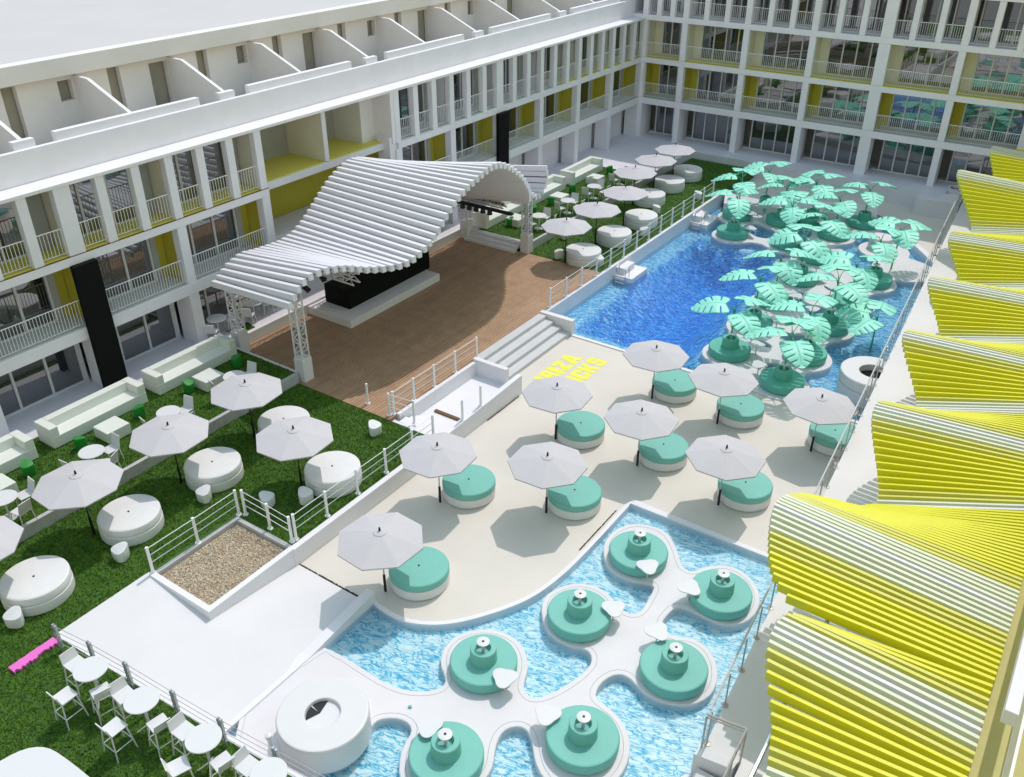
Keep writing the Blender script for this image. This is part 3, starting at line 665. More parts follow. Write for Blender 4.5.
# ------------------------------------------------------------------ right wing: only its edge shows
HR = thing('hotel_wing', 'edge of the right hotel wing with a yellow balcony floor and white beam', 'hotel', (1.5, 15, 0))
MB().box(1.04, 3.2, 6, 56, 3.6, 3.9).build('balcony_slab', mat('olive_floor', (.52, .48, .2), .7, .05, 2), HR)
MB().box(3.0, 3.3, 6, 56, ZT, 12).build('back_wall', M_yfloor, HR)
MB().box(1.12, 1.33, 12.55, 50, 5.75, 6.05).build('balcony_beam', M_facade, HR, bevel=.01)
fence_mesh((1.5, 7), (1.5, 16.5), 4.2, 1.05, .1, .016, .03).build('balcony_railing', M_rail, HR)
MB().box(-4.5, 3.0, 53.6, 53.9, ZT, 4.6).build('end_wall', M_yfloor, HR)
wcol = MB()
for k in range(11): wcol.box(2.6, 2.98, 7 + 4.15 * k, 7.4 + 4.15 * k, ZT, 12)
wcol.build('column', M_facade, HR)

# ------------------------------------------------------------------ stage canopy, pillars, booth
XR_T = [(18.4, -22.15), (19.5, -22.05), (20.1, -21.86), (20.8, -21.6), (21.6, -21.28), (22.2, -20.97), (22.8, -20.65), (23.7, -20.44), (25, -20.4), (30.6, -20.4), (31.4, -20.6), (32.6, -21.4), (33.6, -22.3), (34.4, -22.95), (35.2, -23.2), (37.5, -23.2)]
ZR_T = [(18.6, 4.5), (18.9, 4.95), (19.3, 5.3), (19.8, 5.47), (20.5, 5.47), (21.1, 5.35), (21.6, 5.15), (22.2, 5.03), (22.8, 5.0), (23.3, 5.05), (23.8, 5.24), (24.4, 5.5), (24.9, 5.86), (25.4, 6.3), (26, 6.66), (26.7, 6.97), (27.4, 7.17), (28.2, 7.38), (28.8, 7.36), (29.4, 7.15), (29.9, 6.85), (30.4, 6.5), (31, 5.9), (31.8, 5.2), (32.7, 4.6), (33.6, 4.2), (34.6, 3.95), (35.4, 3.8), (36.0, 3.75), (36.4, 4.0), (36.9, 4.5), (37.2, 4.95)]
ZL_T = [(18.6, 3.9), (19.26, 4.1), (19.8, 4.5), (20.6, 4.75), (21.2, 4.65), (22.5, 4.58), (23.3, 4.7), (24, 5.1), (24.5, 5.5), (24.95, 5.85), (25.4, 6.2), (25.9, 6.5), (26.4, 6.72), (27.0, 6.86), (27.6, 6.78), (28.2, 6.52), (29, 6.1), (30, 5.4), (31, 4.75), (32, 4.2), (33, 3.75), (34, 3.4), (35.4, 3.1), (36, 3.0)]
ST = thing('stage_canopy', 'wavy white slatted canopy on lattice pillars over the wooden stage deck', 'stage canopy', (-25, 27, ZD))
RP = []; LP_ = []
y = 18.66
while y < 35.5:
    RP.append(Vector((smooth_tab(y, XR_T, .3), y, smooth_tab(y, ZR_T, .2)))); yl = y + max(0, .5 * (1 - (y - 18.66) / 9)); LP_.append(Vector((-26.95, yl, smooth_tab(yl, ZL_T, .2)))); y += .05
for yy, zz in ((35.9, 3.45), (36.25, 3.42), (36.55, 3.58), (36.78, 3.85), (36.9, 4.15), (36.92, 4.42), (36.82, 4.7)):
    RP.append(Vector((-23.2, yy, zz))); LP_.append(Vector((-26.95, yy, zz - .6)))
def along(P, n):
    "n points at equal arc length, with tangents"
    ac = [0]
    for a, b in zip(P, P[1:]): ac.append(ac[-1] + (b - a).length)
    out = []
    for k in range(n):
        t = ac[-1] * k / (n - 1); i = max(0, min(len(P) - 2, next((q for q, v in enumerate(ac) if v > t), len(ac)) - 1))
        u = (t - ac[i]) / (ac[i + 1] - ac[i]); out.append((P[i].lerp(P[i + 1], u), (P[min(i + 2, len(P) - 1)] - P[max(i - 1, 0)]).normalized()))
    return out
NS = 71
A_, B_ = along(LP_, NS), along(RP, NS)
rl = MB()
for (p, tp), (q, tq) in zip(A_, B_):
    d1 = (q - p).normalized(); t1 = ((tp + tq) - d1 * (tp + tq).dot(d1)).normalized(); nn = d1.cross(t1).normalized()
    if nn.z < 0 and abs(nn.z) > .05: nn = -nn
    rl.beam(p - Vector((0, 0, .11)), q - Vector((0, 0, .11)), .18, .25)
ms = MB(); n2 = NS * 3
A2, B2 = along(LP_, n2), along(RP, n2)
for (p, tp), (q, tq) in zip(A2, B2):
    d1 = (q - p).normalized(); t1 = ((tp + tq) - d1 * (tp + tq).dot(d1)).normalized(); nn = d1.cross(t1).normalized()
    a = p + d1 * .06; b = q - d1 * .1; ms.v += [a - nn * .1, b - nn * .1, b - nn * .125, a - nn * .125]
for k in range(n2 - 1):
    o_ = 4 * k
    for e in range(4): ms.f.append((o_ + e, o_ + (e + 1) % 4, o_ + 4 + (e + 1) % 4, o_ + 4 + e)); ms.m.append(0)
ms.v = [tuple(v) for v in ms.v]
rl.build('slatted_roof', M_slat, ST, bevel=.012)
ms.build('roof_shade_sheet', mat('warm_gap_shade', (.16, .145, .125), .7, .05, 3), ST)  # sheet added under slats to block sun; dark colour stands for gap shade
def lattice(mb, a, b, w, n, r=.022):
    "square truss from a to b"
    a = Vector(a); b = Vector(b); dd = (b - a).normalized(); u = Vector((0, 0, 1)) if abs(dd.z) < .9 else Vector((1, 0, 0)); s1 = dd.cross(u).normalized() * w / 2; s2 = dd.cross(s1).normalized() * w / 2
    cs = [s1 + s2, s1 - s2, -s1 - s2, -s1 + s2]
    for c in cs: mb.tube([a + c, b + c], r * 1.5, 6)
    for i in range(n):
        p = a + (b - a) * (i / n); q = a + (b - a) * ((i + 1) / n)
        for e in range(4):
            c0, c1 = cs[e], cs[(e + 1) % 4]
            if i % 2: c0, c1 = c1, c0
            mb.tube([p + c0, q + c1], r * .8, 5); mb.tube([p + c0, p + c1], r * .7, 5)
    return mb
PIL = [(-23.3, 19.85, 4.75), (-27.0, 19.95, 4.2), (-23.35, 35.3, 3.6), (-27.05, 35.15, 3.0)]
for x, y, zt in PIL:
    t_ = lattice(MB(), (x, y, 1.58), (x, y, zt), .36, 9).build('lattice_pillar', M_slat, ST)
    MB().box(x - .24, x + .24, y - .24, y + .24, ZD - .1, 1.6).build('pillar_base', M_white, t_, bevel=.015)
cb = MB()
for a, b in ((0, 1), (1, 3)):
    (x0, y0, z0), (x1, y1, z1) = PIL[a], PIL[b]; z = min(z0, z1) - .2
    if abs(y1 - y0) > 5: lattice(cb, (x0, y0 + .2, z), (x1, y1 - .2, z), .3, 30)
    else: lattice(cb, (x0 - .2, y0, z), (x1 + .2, y1, z), .3, 8)
lattice(cb, (-26.9, 22.0, 4.28), (-22.2, 22.0, 4.28), .34, 9); lattice(cb, (-26.9, 33.2, 3.75), (-23.2, 33.2, 3.75), .3, 7)
cb.build('lattice_beam', M_slat, ST)
lr = thing('light_rig', 'black lighting bar with small lamps hung under the stage canopy', 'stage lights', (-24, 32.8, 3.9))
lb = MB(); lb.box(-25.6, -22.3, 32.4, 32.6, 3.62, 3.72); lb.box(-25.4, -23.6, 33.6, 33.72, 3.5, 3.6); lb.build('lamp_bar', M_dark, lr)
lm = MB(); ll = MB()
for k in range(5):
    x = -25.2 + .4 * k; lm.lathe([(0, .0), (.1, 0), (.13, -.2), (.11, -.21)], (x, 32.5, 3.6), 12); ll.lathe([(.1, 0), (0, -.01)], (x, 32.5, 3.39), 12)
lm.build('lamp_can', M_dark, lr); ll.build('lens', M_yfloor, lr)
sl = thing('stage_lights', 'dark spotlights hung under the near end of the stage canopy', 'stage lights', (-24, 21.8, 3.6))
for a, b, q in (((-23.3, 20.35, 4.35), (-23.1, 20.45, 4.15), .16), ((-24.2, 22.0, 4.1), (-23.8, 21.9, 3.88), .2), ((-25.4, 22.0, 4.1), (-25.0, 21.9, 3.88), .2)): MB().beam(a, b, q, q).build('spotlight', M_dark, sl, bevel=.03)
bo = thing('stage_booth', 'long black stage booth on a white plinth under the canopy', 'booth', (-26, 27, ZD))
MB().box(-27.3, -24.76, 23.95, 30.0, ZD - .1, 1.0).build('plinth', M_white, bo, bevel=.015)
MB().box(-27.0, -25.55, 24.75, 30.25, 1.0, 1.88).build('booth_body', M_black, bo, bevel=.02)
pt = MB(); pt.prism([(-28.3, 20.3), (-27.54, 20.2), (-27.54, 21.2), (-28.2, 21.35)], ZT - .05, ZT + .012)
struct(pt.build('grass_patch', M_turf))

# ------------------------------------------------------------------ yellow wave canopy over the walkway
CR = [(18.4, -3.62, 3.72, 4.2), (24.9, -3.83, 3.75, 4.0), (30.3, -4.33, 3.75, 3.9), (35.9, -4.72, 3.65, 3.8), (41.3, -5.07, 3.6, 3.8), (47.6, -6.25, 4.7, 4.3), (52.9, -5.6, 4.75, 4.3), (58, -5.5, 4.7, 4.3)]
NEAR = [(7, -1.9, 3.9), (11, -1.97, 3.9), (11.4, -2.08, 3.94), (11.8, -2.2, 4.02), (12.2, -2.41, 4.2), (12.6, -2.68, 4.47), (13, -2.85, 4.62), (13.4, -2.93, 4.66), (13.8, -2.95, 4.63), (14.2, -2.87, 4.55), (14.5, -2.75, 4.38), (14.78, -2.6, 4.05), (14.9, -2.95, 4.28), (15.25, -3.5, 4.42), (15.65, -3.77, 4.5), (16.05, -3.94, 4.58), (16.45, -4.1, 4.68), (16.85, -4.22, 4.78), (17.25, -4.3, 4.82), (17.8, -4.27, 4.7), (18.5, -4.1, 4.42), (19.6, -3.6, 3.75), (20.6, -3.05, 3.05), (21.6, -2.68, 2.65)]
YC = thing('wave_canopy', 'wavy canopy of yellow and white slats over the right walkway', 'canopy', (-1.5, 28, ZT))
def wave(y):
    if y < 21.6: return lerp_tab(y, [(a, b) for a, b, c in NEAR]), lerp_tab(y, [(a, c) for a, b, c in NEAR]), 4.35 if y < 17.5 else 4.35 - (y - 17.5) * .06
    for (ya, xa, za, ra), (yb, xb, zb_, rb) in zip(CR, CR[1:]):
        if ya <= y <= yb:
            t = (y - ya) / (yb - ya); c = .5 + .5 * math.cos(2 * math.pi * t); e = t
            x = xa + (xb - xa) * e; z = za + (zb_ - za) * e; r_ = ra + (rb - ra) * e
            A = 1.12; return x + (1 - c) * A * .95, z - (1 - c) * A, r_
secs = {}
y = 7.0
rc = random.Random(3)
while y < 56.0:
    x, z, zr = wave(y)
    i = next((k for k, (a, b) in enumerate(zip(CR, CR[1:])) if a[0] <= y <= b[0]), 0)
    if y < 21.6: i = -1 if y > 14.8 else -2
    # colour cycles: white just in front of each crest, white again in each trough
    ya, yb = CR[max(i, 0)][0], CR[max(i, 0) + 1][0]; t = (yb - y) / (yb - ya)
    n_c = 2 if yb - ya > 4.6 else 1
    ph = (t * n_c - .03) % 1; dd = min(ph, 1 - ph) * 2 + rc.uniform(-.035, .035)
    mi = 0 if dd < .055 else 1 if dd < .27 else 2 if dd < .47 else 3
    if 14.8 < y < 14.9: y += .2; continue
    if i < 0:
        k = round((17.2 - y) / .17) if i == -1 else round((13.6 - y) / .2) % 15
        k = abs(k) if i == -1 else min(k, 15 - k)
        mi = (0 if k == 0 else 1 if k < 5 else 2 if k < 8 else 3) if i == -1 else (0 if k == 0 else 1 if k < 3 else 2 if k < 5 else 3)
    secs.setdefault(i, MB()).beam((x, y, z - .11), (1.0, y, zr - .11), .08, .22, mi); y += .17 if 14.85 < y < 21.6 else .2
for i, mb in secs.items(): mb.build('wave_section', [P0, P1, P2, P3], YC)
sup = MB()
for xx, dz in ((-.3, .35), (-2.2, .35)):
    pts = []
    y = 7.2
    while y < 55.8:
        x, z, zr = wave(y); f_ = (xx - x) / (.98 - x); pts.append((xx, y, z + (zr - z) * f_ - .27)); y += .4
    sup.tube(pts, .045, 6)
    for q in range(40, len(pts), 14): sup.tube([(pts[q][0], pts[q][1], ZT), pts[q]], .04, 8)
sup.build('support_frame', M_steel, YC)

# ------------------------------------------------------------------ railings
def post_rail(name, pts, z, h, label, rails=3, wires=.012, pr=.045, pm=None, mid=True, cap=True):
    o = thing(name, label, 'railing', (pts[0][0], pts[0][1], z)); pm = pm or M_rail
    for x, y in pts:
        mb = MB(); mb.lathe([(.0, 0), (pr * 2.0, 0), (pr * 2.0, .03), (pr, .035), (pr, h), (0, h + .01)], (x, y, z), 12); mb.build('post', pm, o)
    wr = MB()
    for k in range(rails):
        zz = z + h * (1 - .27 * k) - .05
        for a, b in zip(pts, pts[1:]): wr.tube([(*a, zz), (*b, zz)], wires, 6)
    wr.build('rail_wires', pm, o); return o
def run(a, b, n): return [(a[0] + (b[0] - a[0]) * i / n, a[1] + (b[1] - a[1]) * i / n) for i in range(n + 1)]
post_rail('post_railing', [(-18.95, 9.75), (-18.95, 11.3), (-18.98, 12.86)], ZL, .95, 'white post railing on the lawn side of the gravel planter')
post_rail('post_railing', [(-18.82, 12.98), (-17.7, 12.95), (-16.72, 12.9)], ZL, .95, 'short white post railing across the top of the gravel planter')
post_rail('post_railing', [(-16.7, 13.05), (-16.7, 14.35), (-16.7, 15.7), (-16.7, 17.05), (-16.7, 18.4), (-16.7, 19.5)], ZL, .95, 'white post railing along the lawn edge above the cream deck')
post_rail('post_railing', [(-18.82, 19.86), (-18.82, 21.0), (-18.82, 22.2), (-18.82, 23.5), (-18.82, 24.9)], ZD, .95, 'white post railing between the stage deck and the sunken pit')
post_rail('post_railing', [(-18.9, 19.72), (-17.85, 19.85)], ZL, .95, 'two slim posts with wires at the lawn end of the pit')
post_rail('post_railing', run((-18.9, 30.5), (-18.98, 48.5), 13), ZL + .02, .95, 'long white post railing along the left edge of the main pool')
for (x, y, z), lab in (((-20.07, 19.86, ZD), 'single white post standing alone on the edge of the stage deck'), ((-16.5, 20.9, .68), 'thin grey post on the retaining wall at the near end of the pit'), ((-16.5, 22.0, .72), 'thin grey post on the retaining wall halfway along the pit')):
    mb = MB(); mb.lathe([(0, 0), (.09, 0), (.09, .03), (.045, .035), (.045, .85), (0, .86)], (x, y, z), 12); tag(mb.build('post', M_rail), lab, 'post')
# wire fence by the bar stools
wf = thing('wire_fence', 'low wire fence with twin steel posts beside the bar stools', 'fence', (-15, 7, ZL))
FP = [(-18.42, 6.66), (-17.22, 6.82), (-15.93, 6.93), (-14.3, 7.03), (-12.8, 7.14), (-11.2, 7.3), (-9.6, 7.45)]
for x, y in FP:
    mb = MB()
    for dx in (-.045, .045): mb.box(x + dx - .025, x + dx + .025, y - .03, y + .03, ZL, ZL + .92)
    for k in range(4): mb.box(x - .09, x + .09, y - .035, y + .035, ZL + .18 + .21 * k, ZL + .21 + .21 * k)
    mb.build('post', M_steel, wf)
wr = MB()
for k in range(4):
    for a, b in zip(FP, FP[1:]): wr.tube([(*a, ZL + .88 - .2 * k), (*b, ZL + .88 - .2 * k)], .008, 5)
wr.build('rail_wires', M_steel, wf)
# walkway glass balustrade
gb = thing('glass_balustrade', 'long glass balustrade with thin metal posts along the raised walkway', 'railing', (-5, 30, ZT))
GP = run((-3.76, 13.05), (-6.68, 55.0), 35)
tr_ = MB(); tr_.tube([(*GP[0], ZT + 1.08), (*GP[-1], ZT + 1.08)], .026, 8); tr_.build('top_rail', mat('pale_rail', (.6, .59, .58), .4, .04, 5), gb)
for x, y in GP:
    mb = MB(); mb.lathe([(0, 0), (.085, 0), (.085, .02), (.02, .03), (.02, 1.06), (0, 1.07)], (x + .05, y, ZT), 10); mb.build('post', M_railm, gb)
for i in range(0, 35, 5):
    a, b = GP[i], GP[i + 5]; MB().beam((a[0], a[1] + .03, ZT + .55), (b[0], b[1] - .03, ZT + .55), .012, .9).build('glass_panel', M_clear, gb)
# near end: stair slot with glass screen
ss = thing('stair_screen', 'metal framed glass screen and white sill at the near end of the walkway', 'screen', (-3.3, 12.9, ZT))
fr = MB(); za = ZT + 1.08
for a, b in (((-3.78, 12.9), (-2.92, 13.02)),): fr.tube([(*a, za), (*b, za)], .03, 8); fr.tube([(*a, za - .1), (*b, za - .1)], .018, 8)
fr.tube([(-3.76, 12.87, ZT - .0), (-3.76, 12.87, za)], .025, 8); fr.tube([(-2.92, 13.0, ZT), (-2.92, 13.0, za)], .025, 8)
fr.tube([(-2.92, 13.0, za), (-2.55, 4, za)], .03, 8); fr.tube([(-2.9, 12.2, ZT), (-2.9, 12.2, za)], .025, 8)
fr.build('screen_frame', M_railm, ss)
MB().beam((-3.74, 12.885, ZT + .5), (-2.95, 13.0, ZT + .5), .014, .95).build('glass_panel', M_clear, ss)
MB().prism([(-3.84, 12.62), (-2.98, 12.74), (-2.95, 12.98), (-3.8, 12.88)], -.6, ZT + .02).build('sill', M_white, ss, bevel=.01)
cs = MB(); cs.box(-3.75, -2.92, 12.2, 12.8, -.6, .5)
for k in range(6): cs.box(-3.85 + .15, -2.75, 12.6 - .3 * (k + 1), 12.6 - .3 * k + .001 * k, -1.3, .9 - .17 * (k + 1))
tag(cs.build('pool_stair', M_isl, bevel=.008), 'narrow stair going down between the lower pool and the walkway', 'steps')
tag(MB().prism([(-3.92, 12.5), (-3.75, 12.6), (-5.0, 9.0), (-5.3, 9.0)], -.6, .45).build('pool_end_wall', M_white, bevel=.01), 'slanting white wall at the near corner of the lower pool', 'wall')

# ------------------------------------------------------------------ parasols and daybeds
def make_umbrella(dark):
    root = thing('parasol', '', 'parasol')
    cn = MB(); n = 8; Rm = 1.24; a0 = R(22.5)
    rim = [(Rm * math.cos(a0 + k * math.pi / 4), Rm * math.sin(a0 + k * math.pi / 4), 1.90) for k in range(n)]
    mid = [(p[0] * .55, p[1] * .55, 2.05) for p in rim]; top = [(p[0] * .13, p[1] * .13, 2.17) for p in rim]
    cn.v += rim + mid + top + [(0, 0, 2.20)]
    hem = [(p[0] * 1.002, p[1] * 1.002, 1.86) for p in rim]; cn.v += hem
    for k in range(n):
        k2 = (k + 1) % n; cn.f += [(k, k2, n + k2, n + k), (n + k, n + k2, 2 * n + k2, 2 * n + k), (2 * n + k, 2 * n + k2, 3 * n), (3 * n + 1 + k, 3 * n + 1 + k2, k2, k)]
    cn.m = [0] * len(cn.f); c_o = cn.build('canopy', M_canvas, root, solid=.012, sharp=5)
    vt = MB(); vt.lathe([(.19, 2.165), (.18, 2.18), (0, 2.235)], n=16); vt.build('vent_cap', M_canvas, c_o)
    rb = MB()
    for k in range(n):
        rb.tube([(rim[k][0] * .99, rim[k][1] * .99, 1.885), (mid[k][0], mid[k][1], 2.03), (0, 0, 2.16)], .012, 5)
        rb.tube([(mid[k][0], mid[k][1], 2.02), (0, 0, 1.8)], .01, 5)
    rb.build('ribs', M_dark, root)
    pm = M_dark if dark else M_steel
    p = MB(); p.tube([(0, 0, .45), (0, 0, 2.2)], .022, 10); p.build('pole', pm, root)
    b = MB(); b.tube([(0, 0, 0), (0, 0, .62)], .04, 12); b.build('pole_sleeve', M_dark, root)
    fi = MB(); fi.lathe([(.035, 2.2), (.03, 2.3), (.02, 2.34), (0, 2.35)], n=10); fi.build('finial', M_dark, root)
    return root
def make_bed(lawn):
    root = thing('daybed', '', 'daybed'); r = .895 if lawn else .86
    if lawn:
        b = MB(); b.lathe([(0, .0), (r, 0), (r + .01, .05), (r + .01, .3), (r - .01, .33), (0, .33)], n=48); b.build('base', M_bedw, root)
        c = MB(); c.lathe([(r - .02, .335), (r, .36), (r, .54), (r - .012, .575), (r - .05, .6), (0, .605)], n=48); c.build('mattress', M_bedw, root)
        zt = .605
    else:
        b = MB(); b.lathe([(0, .02), (r - .03, .02), (r + .0, .04), (r + .0, .34), (0, .35)], n=48); b.build('base', M_bedw, root)
        c = MB(); c.lathe([(r - .01, .352), (r + .008, .36), (r + .008, .52), (r - .005, .55), (r - .035, .57), (0, .575)], n=48); c.build('mattress', M_teal, root)
        zt = .575
    k = MB(); k.lathe([(.03, zt), (.03, zt + .015), (0, zt + .018)], n=10); k.build('button', M_dark, root)
    return root
UB = make_umbrella(False); BB = make_bed(False)
beige = [(-13.56, 13.38, -13.03, 14.27, 'nearest the curved pool edge and the white ramp'), (-14.81, 17.45, -14.31, 18.35, 'closest to the retaining wall of the lawn'),
         (-11.69, 18.94, -11.18, 19.81, 'in mid cream deck next to the dark joint'), (-13.65, 22.63, -13.01, 23.28, 'covering part of the yellow floor lettering' ),
         (-10.49, 22.85, -9.98, 23.74, 'at the centre of the cream deck group'), (-12.06, 27.07, -11.55, 27.93, 'at the edge of the deep blue pool'),
         (-9.28, 26.85, -8.79, 27.73, 'in front of the first palm islands'), (-7.33, 22.41, -6.83, 23.29, 'just behind the straight far edge of the lower pool'),
         (-5.86, 27.07, -5.38, 27.95, 'beside the walkway balustrade and the round white bar')]
place(UB, [(a, b, 0, rng.uniform(-.15, .15), 'grey octagonal parasol ' + t) for a, b, c, d_, t in beige], 'grey parasols on the cream deck')
place(BB, [(c, d_, 0, rng.random(), 'round teal daybed under the parasol ' + t.replace('covering part of', 'that covers')) for a, b, c, d_, t in beige], 'teal daybeds on the cream deck')
UL = make_umbrella(True); BL = make_bed(True)
lawn = [(-21.68, 6.66, -20.84, 7.49, 'at the left photo edge, near lawn'), (-21.83, 9.81, -21.13, 10.64, 'on the near lawn left of the gravel planter'),
        (-21.79, 12.91, -21.12, 13.72, 'on the near lawn behind the gravel planter corner'), (-21.83, 16.01, -21.13, 16.8, 'on the near lawn closest to the stage deck'),
        (-18.44, 14.96, -17.77, 15.73, 'on the near lawn beside the deck railing'),
        (-20.96, 35.15, -20.42, 35.95, 'shading the far stage deck boards'), (-20.95, 38.1, -20.36, 39.01, 'on the far lawn beside the first ladder'),
        (-21.0, 41.2, -20.36, 42.01, 'on the far lawn midway along the pool railing'), (-22.2, 44.6, -21.59, 45.46, 'on the far lawn third from the back terrace'),
        (-22.3, 47.4, -21.74, 48.39, 'on the far lawn second from the back terrace'), (-22.3, 50.0, -21.75, 50.94, 'on the far lawn nearest the back terrace')]
place(UL, [(a, b, ZD if i == 5 else ZL, rng.uniform(-.15, .15), 'pale grey parasol with dark pole ' + t) for i, (a, b, c, d_, t) in enumerate(lawn)], 'grey parasols on the lawns')
place(BL, [(c, d_, ZL + .02, rng.random(), 'round white daybed under the parasol ' + t.split(', ')[0]) for a, b, c, d_, t in lawn], 'white daybeds on the lawns')

# ------------------------------------------------------------------ poufs, green stools, blocks, sofas, bistro sets
def make_pouf(name, cat, m, r=.225, h=.4):
    mb = MB(); n = 30; prof = []
    def rad(t): return r * (1 + .12 * math.cos(3 * t))
    rings = [(.86, 0, 0), (.95, .04, 0), (1, h * .8, .03), (.985, h * .96, .05), (.9, h, .055), (0, h, .055)]
    for s_, z, tilt in rings[:-1]:
        mb.v += [(s_ * rad(2 * math.pi * k / n) * math.cos(2 * math.pi * k / n), s_ * rad(2 * math.pi * k / n) * math.sin(2 * math.pi * k / n), z + tilt * math.cos(2 * math.pi * k / n)) for k in range(n)]
    for i in range(len(rings) - 2):
        for k in range(n): mb.f.append((i * n + k, i * n + (k + 1) % n, (i + 1) * n + (k + 1) % n, (i + 1) * n + k))
    mb.f.append(tuple((len(rings) - 2) * n + k for k in range(n))); mb.m = [0] * len(mb.f)
    return tag(mb.build(name, m), '', cat)
pf = make_pouf('pouf', 'pouf', M_pouf)
PF = [(-20.25, 6.5, 'beside the daybed at the left edge'), (-20.2, 9.62, 'in front of the daybed left of the gravel planter'), (-20.4, 12.74, 'in front of the daybed behind the planter corner'),
      (-18.58, 13.66, 'on the lawn just behind the short planter railing'), (-17.75, 14.47, 'touching the daybed beside the deck railing'), (-18.54, 18.54, 'alone on the lawn corner by the wooden deck'),
      (-21.58, 35.5, 'on the boards under the far stage parasol'), (-22.7, 37.92, 'on the far lawn near the grey dividing wall'), (-19.5, 35.93, 'behind the first posts of the pool railing'),
      (-19.5, 40.68, 'behind the middle posts of the pool railing'), (-20.49, 44.2, 'between daybeds in the middle of the far lawn'), (-19.55, 47.72, 'behind the last posts of the pool railing')]
place(pf, [(x, y, ZD if 'boards' in t else ZL + .02, rng.random() * 6, 'small white pouf ' + t) for x, y, t in PF], 'white poufs')
gp = make_pouf('green_stool', 'stool', M_green, .19, .42)
near = ['at the left edge of the photo', 'behind the nearest bistro table', 'between the two long near sofas', 'beside the block closest to the black panel', 'by the corner of the stage deck']
far = ['just past the far stage pillar', 'in the far lawn row, second beyond the stage', 'in front of the second far sofa', 'beside the middle far block', 'in front of the last far sofa', 'at the end by the back terrace']
GY = [(-25.6, 10.14), (-25.55, 11.92), (-25.6, 14.23), (-25.55, 16.3), (-25.6, 18.55), (-25.5, 36.93), (-25.55, 39.27), (-25.5, 40.95), (-25.6, 43.47), (-25.5, 45.49), (-25.6, 47.85)]
place(gp, [(x, y, ZU + .02, rng.random() * 6, 'bright green rounded stool ' + t) for (x, y), t in zip(GY, near + far)], 'green stools on the upper lawn')
ob = tag(MB().box(-.41, .41, -.43, .43, .0, .42).build('ottoman', M_sofa, bevel=.03), '', 'ottoman')
place(ob, [(-25.35, y, ZU + .02, 0, 'square cream block ottoman ' + t) for y, t in ((9.0, 'cut by the left edge of the photo'), (13.0, 'in front of the longest near sofa'), (17.05, 'in front of the sofa beside the black panel'), (37.3, 'in front of the first far sofa'), (41.6, 'in front of the second far sofa'), (45.7, 'in front of the last far sofa'))], 'cream ottomans')
def make_sofa():
    root = thing('sofa', '', 'sofa'); L = 3.62
    MB().box(0.0, .92, .0, L, 0, .42).build('seat', M_sofa, root, bevel=.025)
    MB().box(0.003, .3, .3, L - .3, .415, .76).build('backrest', M_sofa, root, bevel=.025)
    for y0 in (0, L - .3): MB().box(0.0, .915, y0 + .001, y0 + .299, .414, .765).build('armrest', M_sofa, root, bevel=.025)
    return root
sf = make_sofa()
place(sf, [(-27.12, y, ZU + .02, 0, 'long cream box sofa ' + t) for y, t in ((7.2, 'cut off by the left edge of the photo'), (11.38, 'on the near lawn left of the black panel'), (15.5, 'on the near lawn right of the black panel'), (35.75, 'closest to the far end of the stage'), (40.1, 'in the middle of the far lawn row'), (44.5, 'nearest the back terrace'))], 'cream sofas along the hotel')
def make_bistro():
    root = thing('bistro_table', '', 'table')
    t = MB(); t.lathe([(0, .70), (.38, .70), (.4, .71), (.4, .725), (.39, .735), (0, .735)], n=36); t.build('table_top', M_plast, root)
    s_ = MB(); s_.lathe([(.03, .03), (.03, .7)], n=12); s_.build('stem', M_plast, root)
    b = MB(); b.lathe([(0, .035), (.05, .03), (.22, .012), (.23, 0), (0, 0)], n=24); b.build('foot', M_plast, root); return root
def make_chair():
    root = thing('chair', '', 'chair')
    s_ = MB(); s_.box(-.22, .22, -.22, .22, .43, .465); s_.build('seat', M_plast, root, bevel=.015)
    b = MB()
    b.add([(-.22, -.21, .46), (.22, -.21, .46), (.2, -.31, .86), (-.2, -.31, .86), (-.22, -.185, .46), (.22, -.185, .46), (.2, -.285, .865), (-.2, -.285, .865)], [(0, 1, 2, 3), (7, 6, 5, 4), (0, 4, 5, 1), (1, 5, 6, 2), (2, 6, 7, 3), (3, 7, 4, 0)])
    b.build('backrest', M_plast, root)
    for x, y in ((-1, -1), (1, -1), (1, 1), (-1, 1)):
        l = MB(); l.tube([(x * .19, y * .19, .44), (x * .235, y * .24, 0)], [.018, .013], 8); l.build('leg', M_plast, root)
    return root
bt = make_bistro(); ch = make_chair()
TB = [(-24.06, 8.6, ZU, 'at the left edge of the photo'), (-24.04, 11.48, ZU, 'left of the second near parasol'), (-24.0, 14.35, ZU, 'behind the third near parasol'), (-24.06, 17.24, ZU, 'by the corner of the stage deck'),
      (-24.02, 37.46, ZU, 'first beyond the stage on the far lawn'), (-24.02, 40.34, ZU, 'second beyond the stage on the far lawn'), (-24.06, 43.26, ZU, 'third beyond the stage on the far lawn'), (-24, 46.3, ZU, 'half hidden by the farthest parasols'),
      (-28.3, 19.95, ZT, 'on the terrace by the near rear pillar'), (-28.25, 21.8, ZT, 'on the terrace under the canopy edge'), (-28.2, 33.9, ZT, 'on the terrace behind the far stage end')]
place(bt, [(x, y, z + .01, 0, 'small round white bistro table ' + t) for x, y, z, t in TB], 'white bistro tables')
CH = []
for i, (x, y, z, t) in enumerate(TB):
    angs = ((92, 'behind'), (12, 'right of'), (262, 'left of')) if i < 8 else ((85, 'behind'), (-60, 'in front of'))
    for a, wd in angs:
        dx, dy = math.cos(R(a)) * .62, math.sin(R(a)) * .62
        CH.append((x + dx, y + dy, z + .015, R(a + 90 + rng.uniform(-15, 15)), 'white chair %s the bistro table %s' % (wd, t)))
place(ch, CH, 'white bistro chairs')
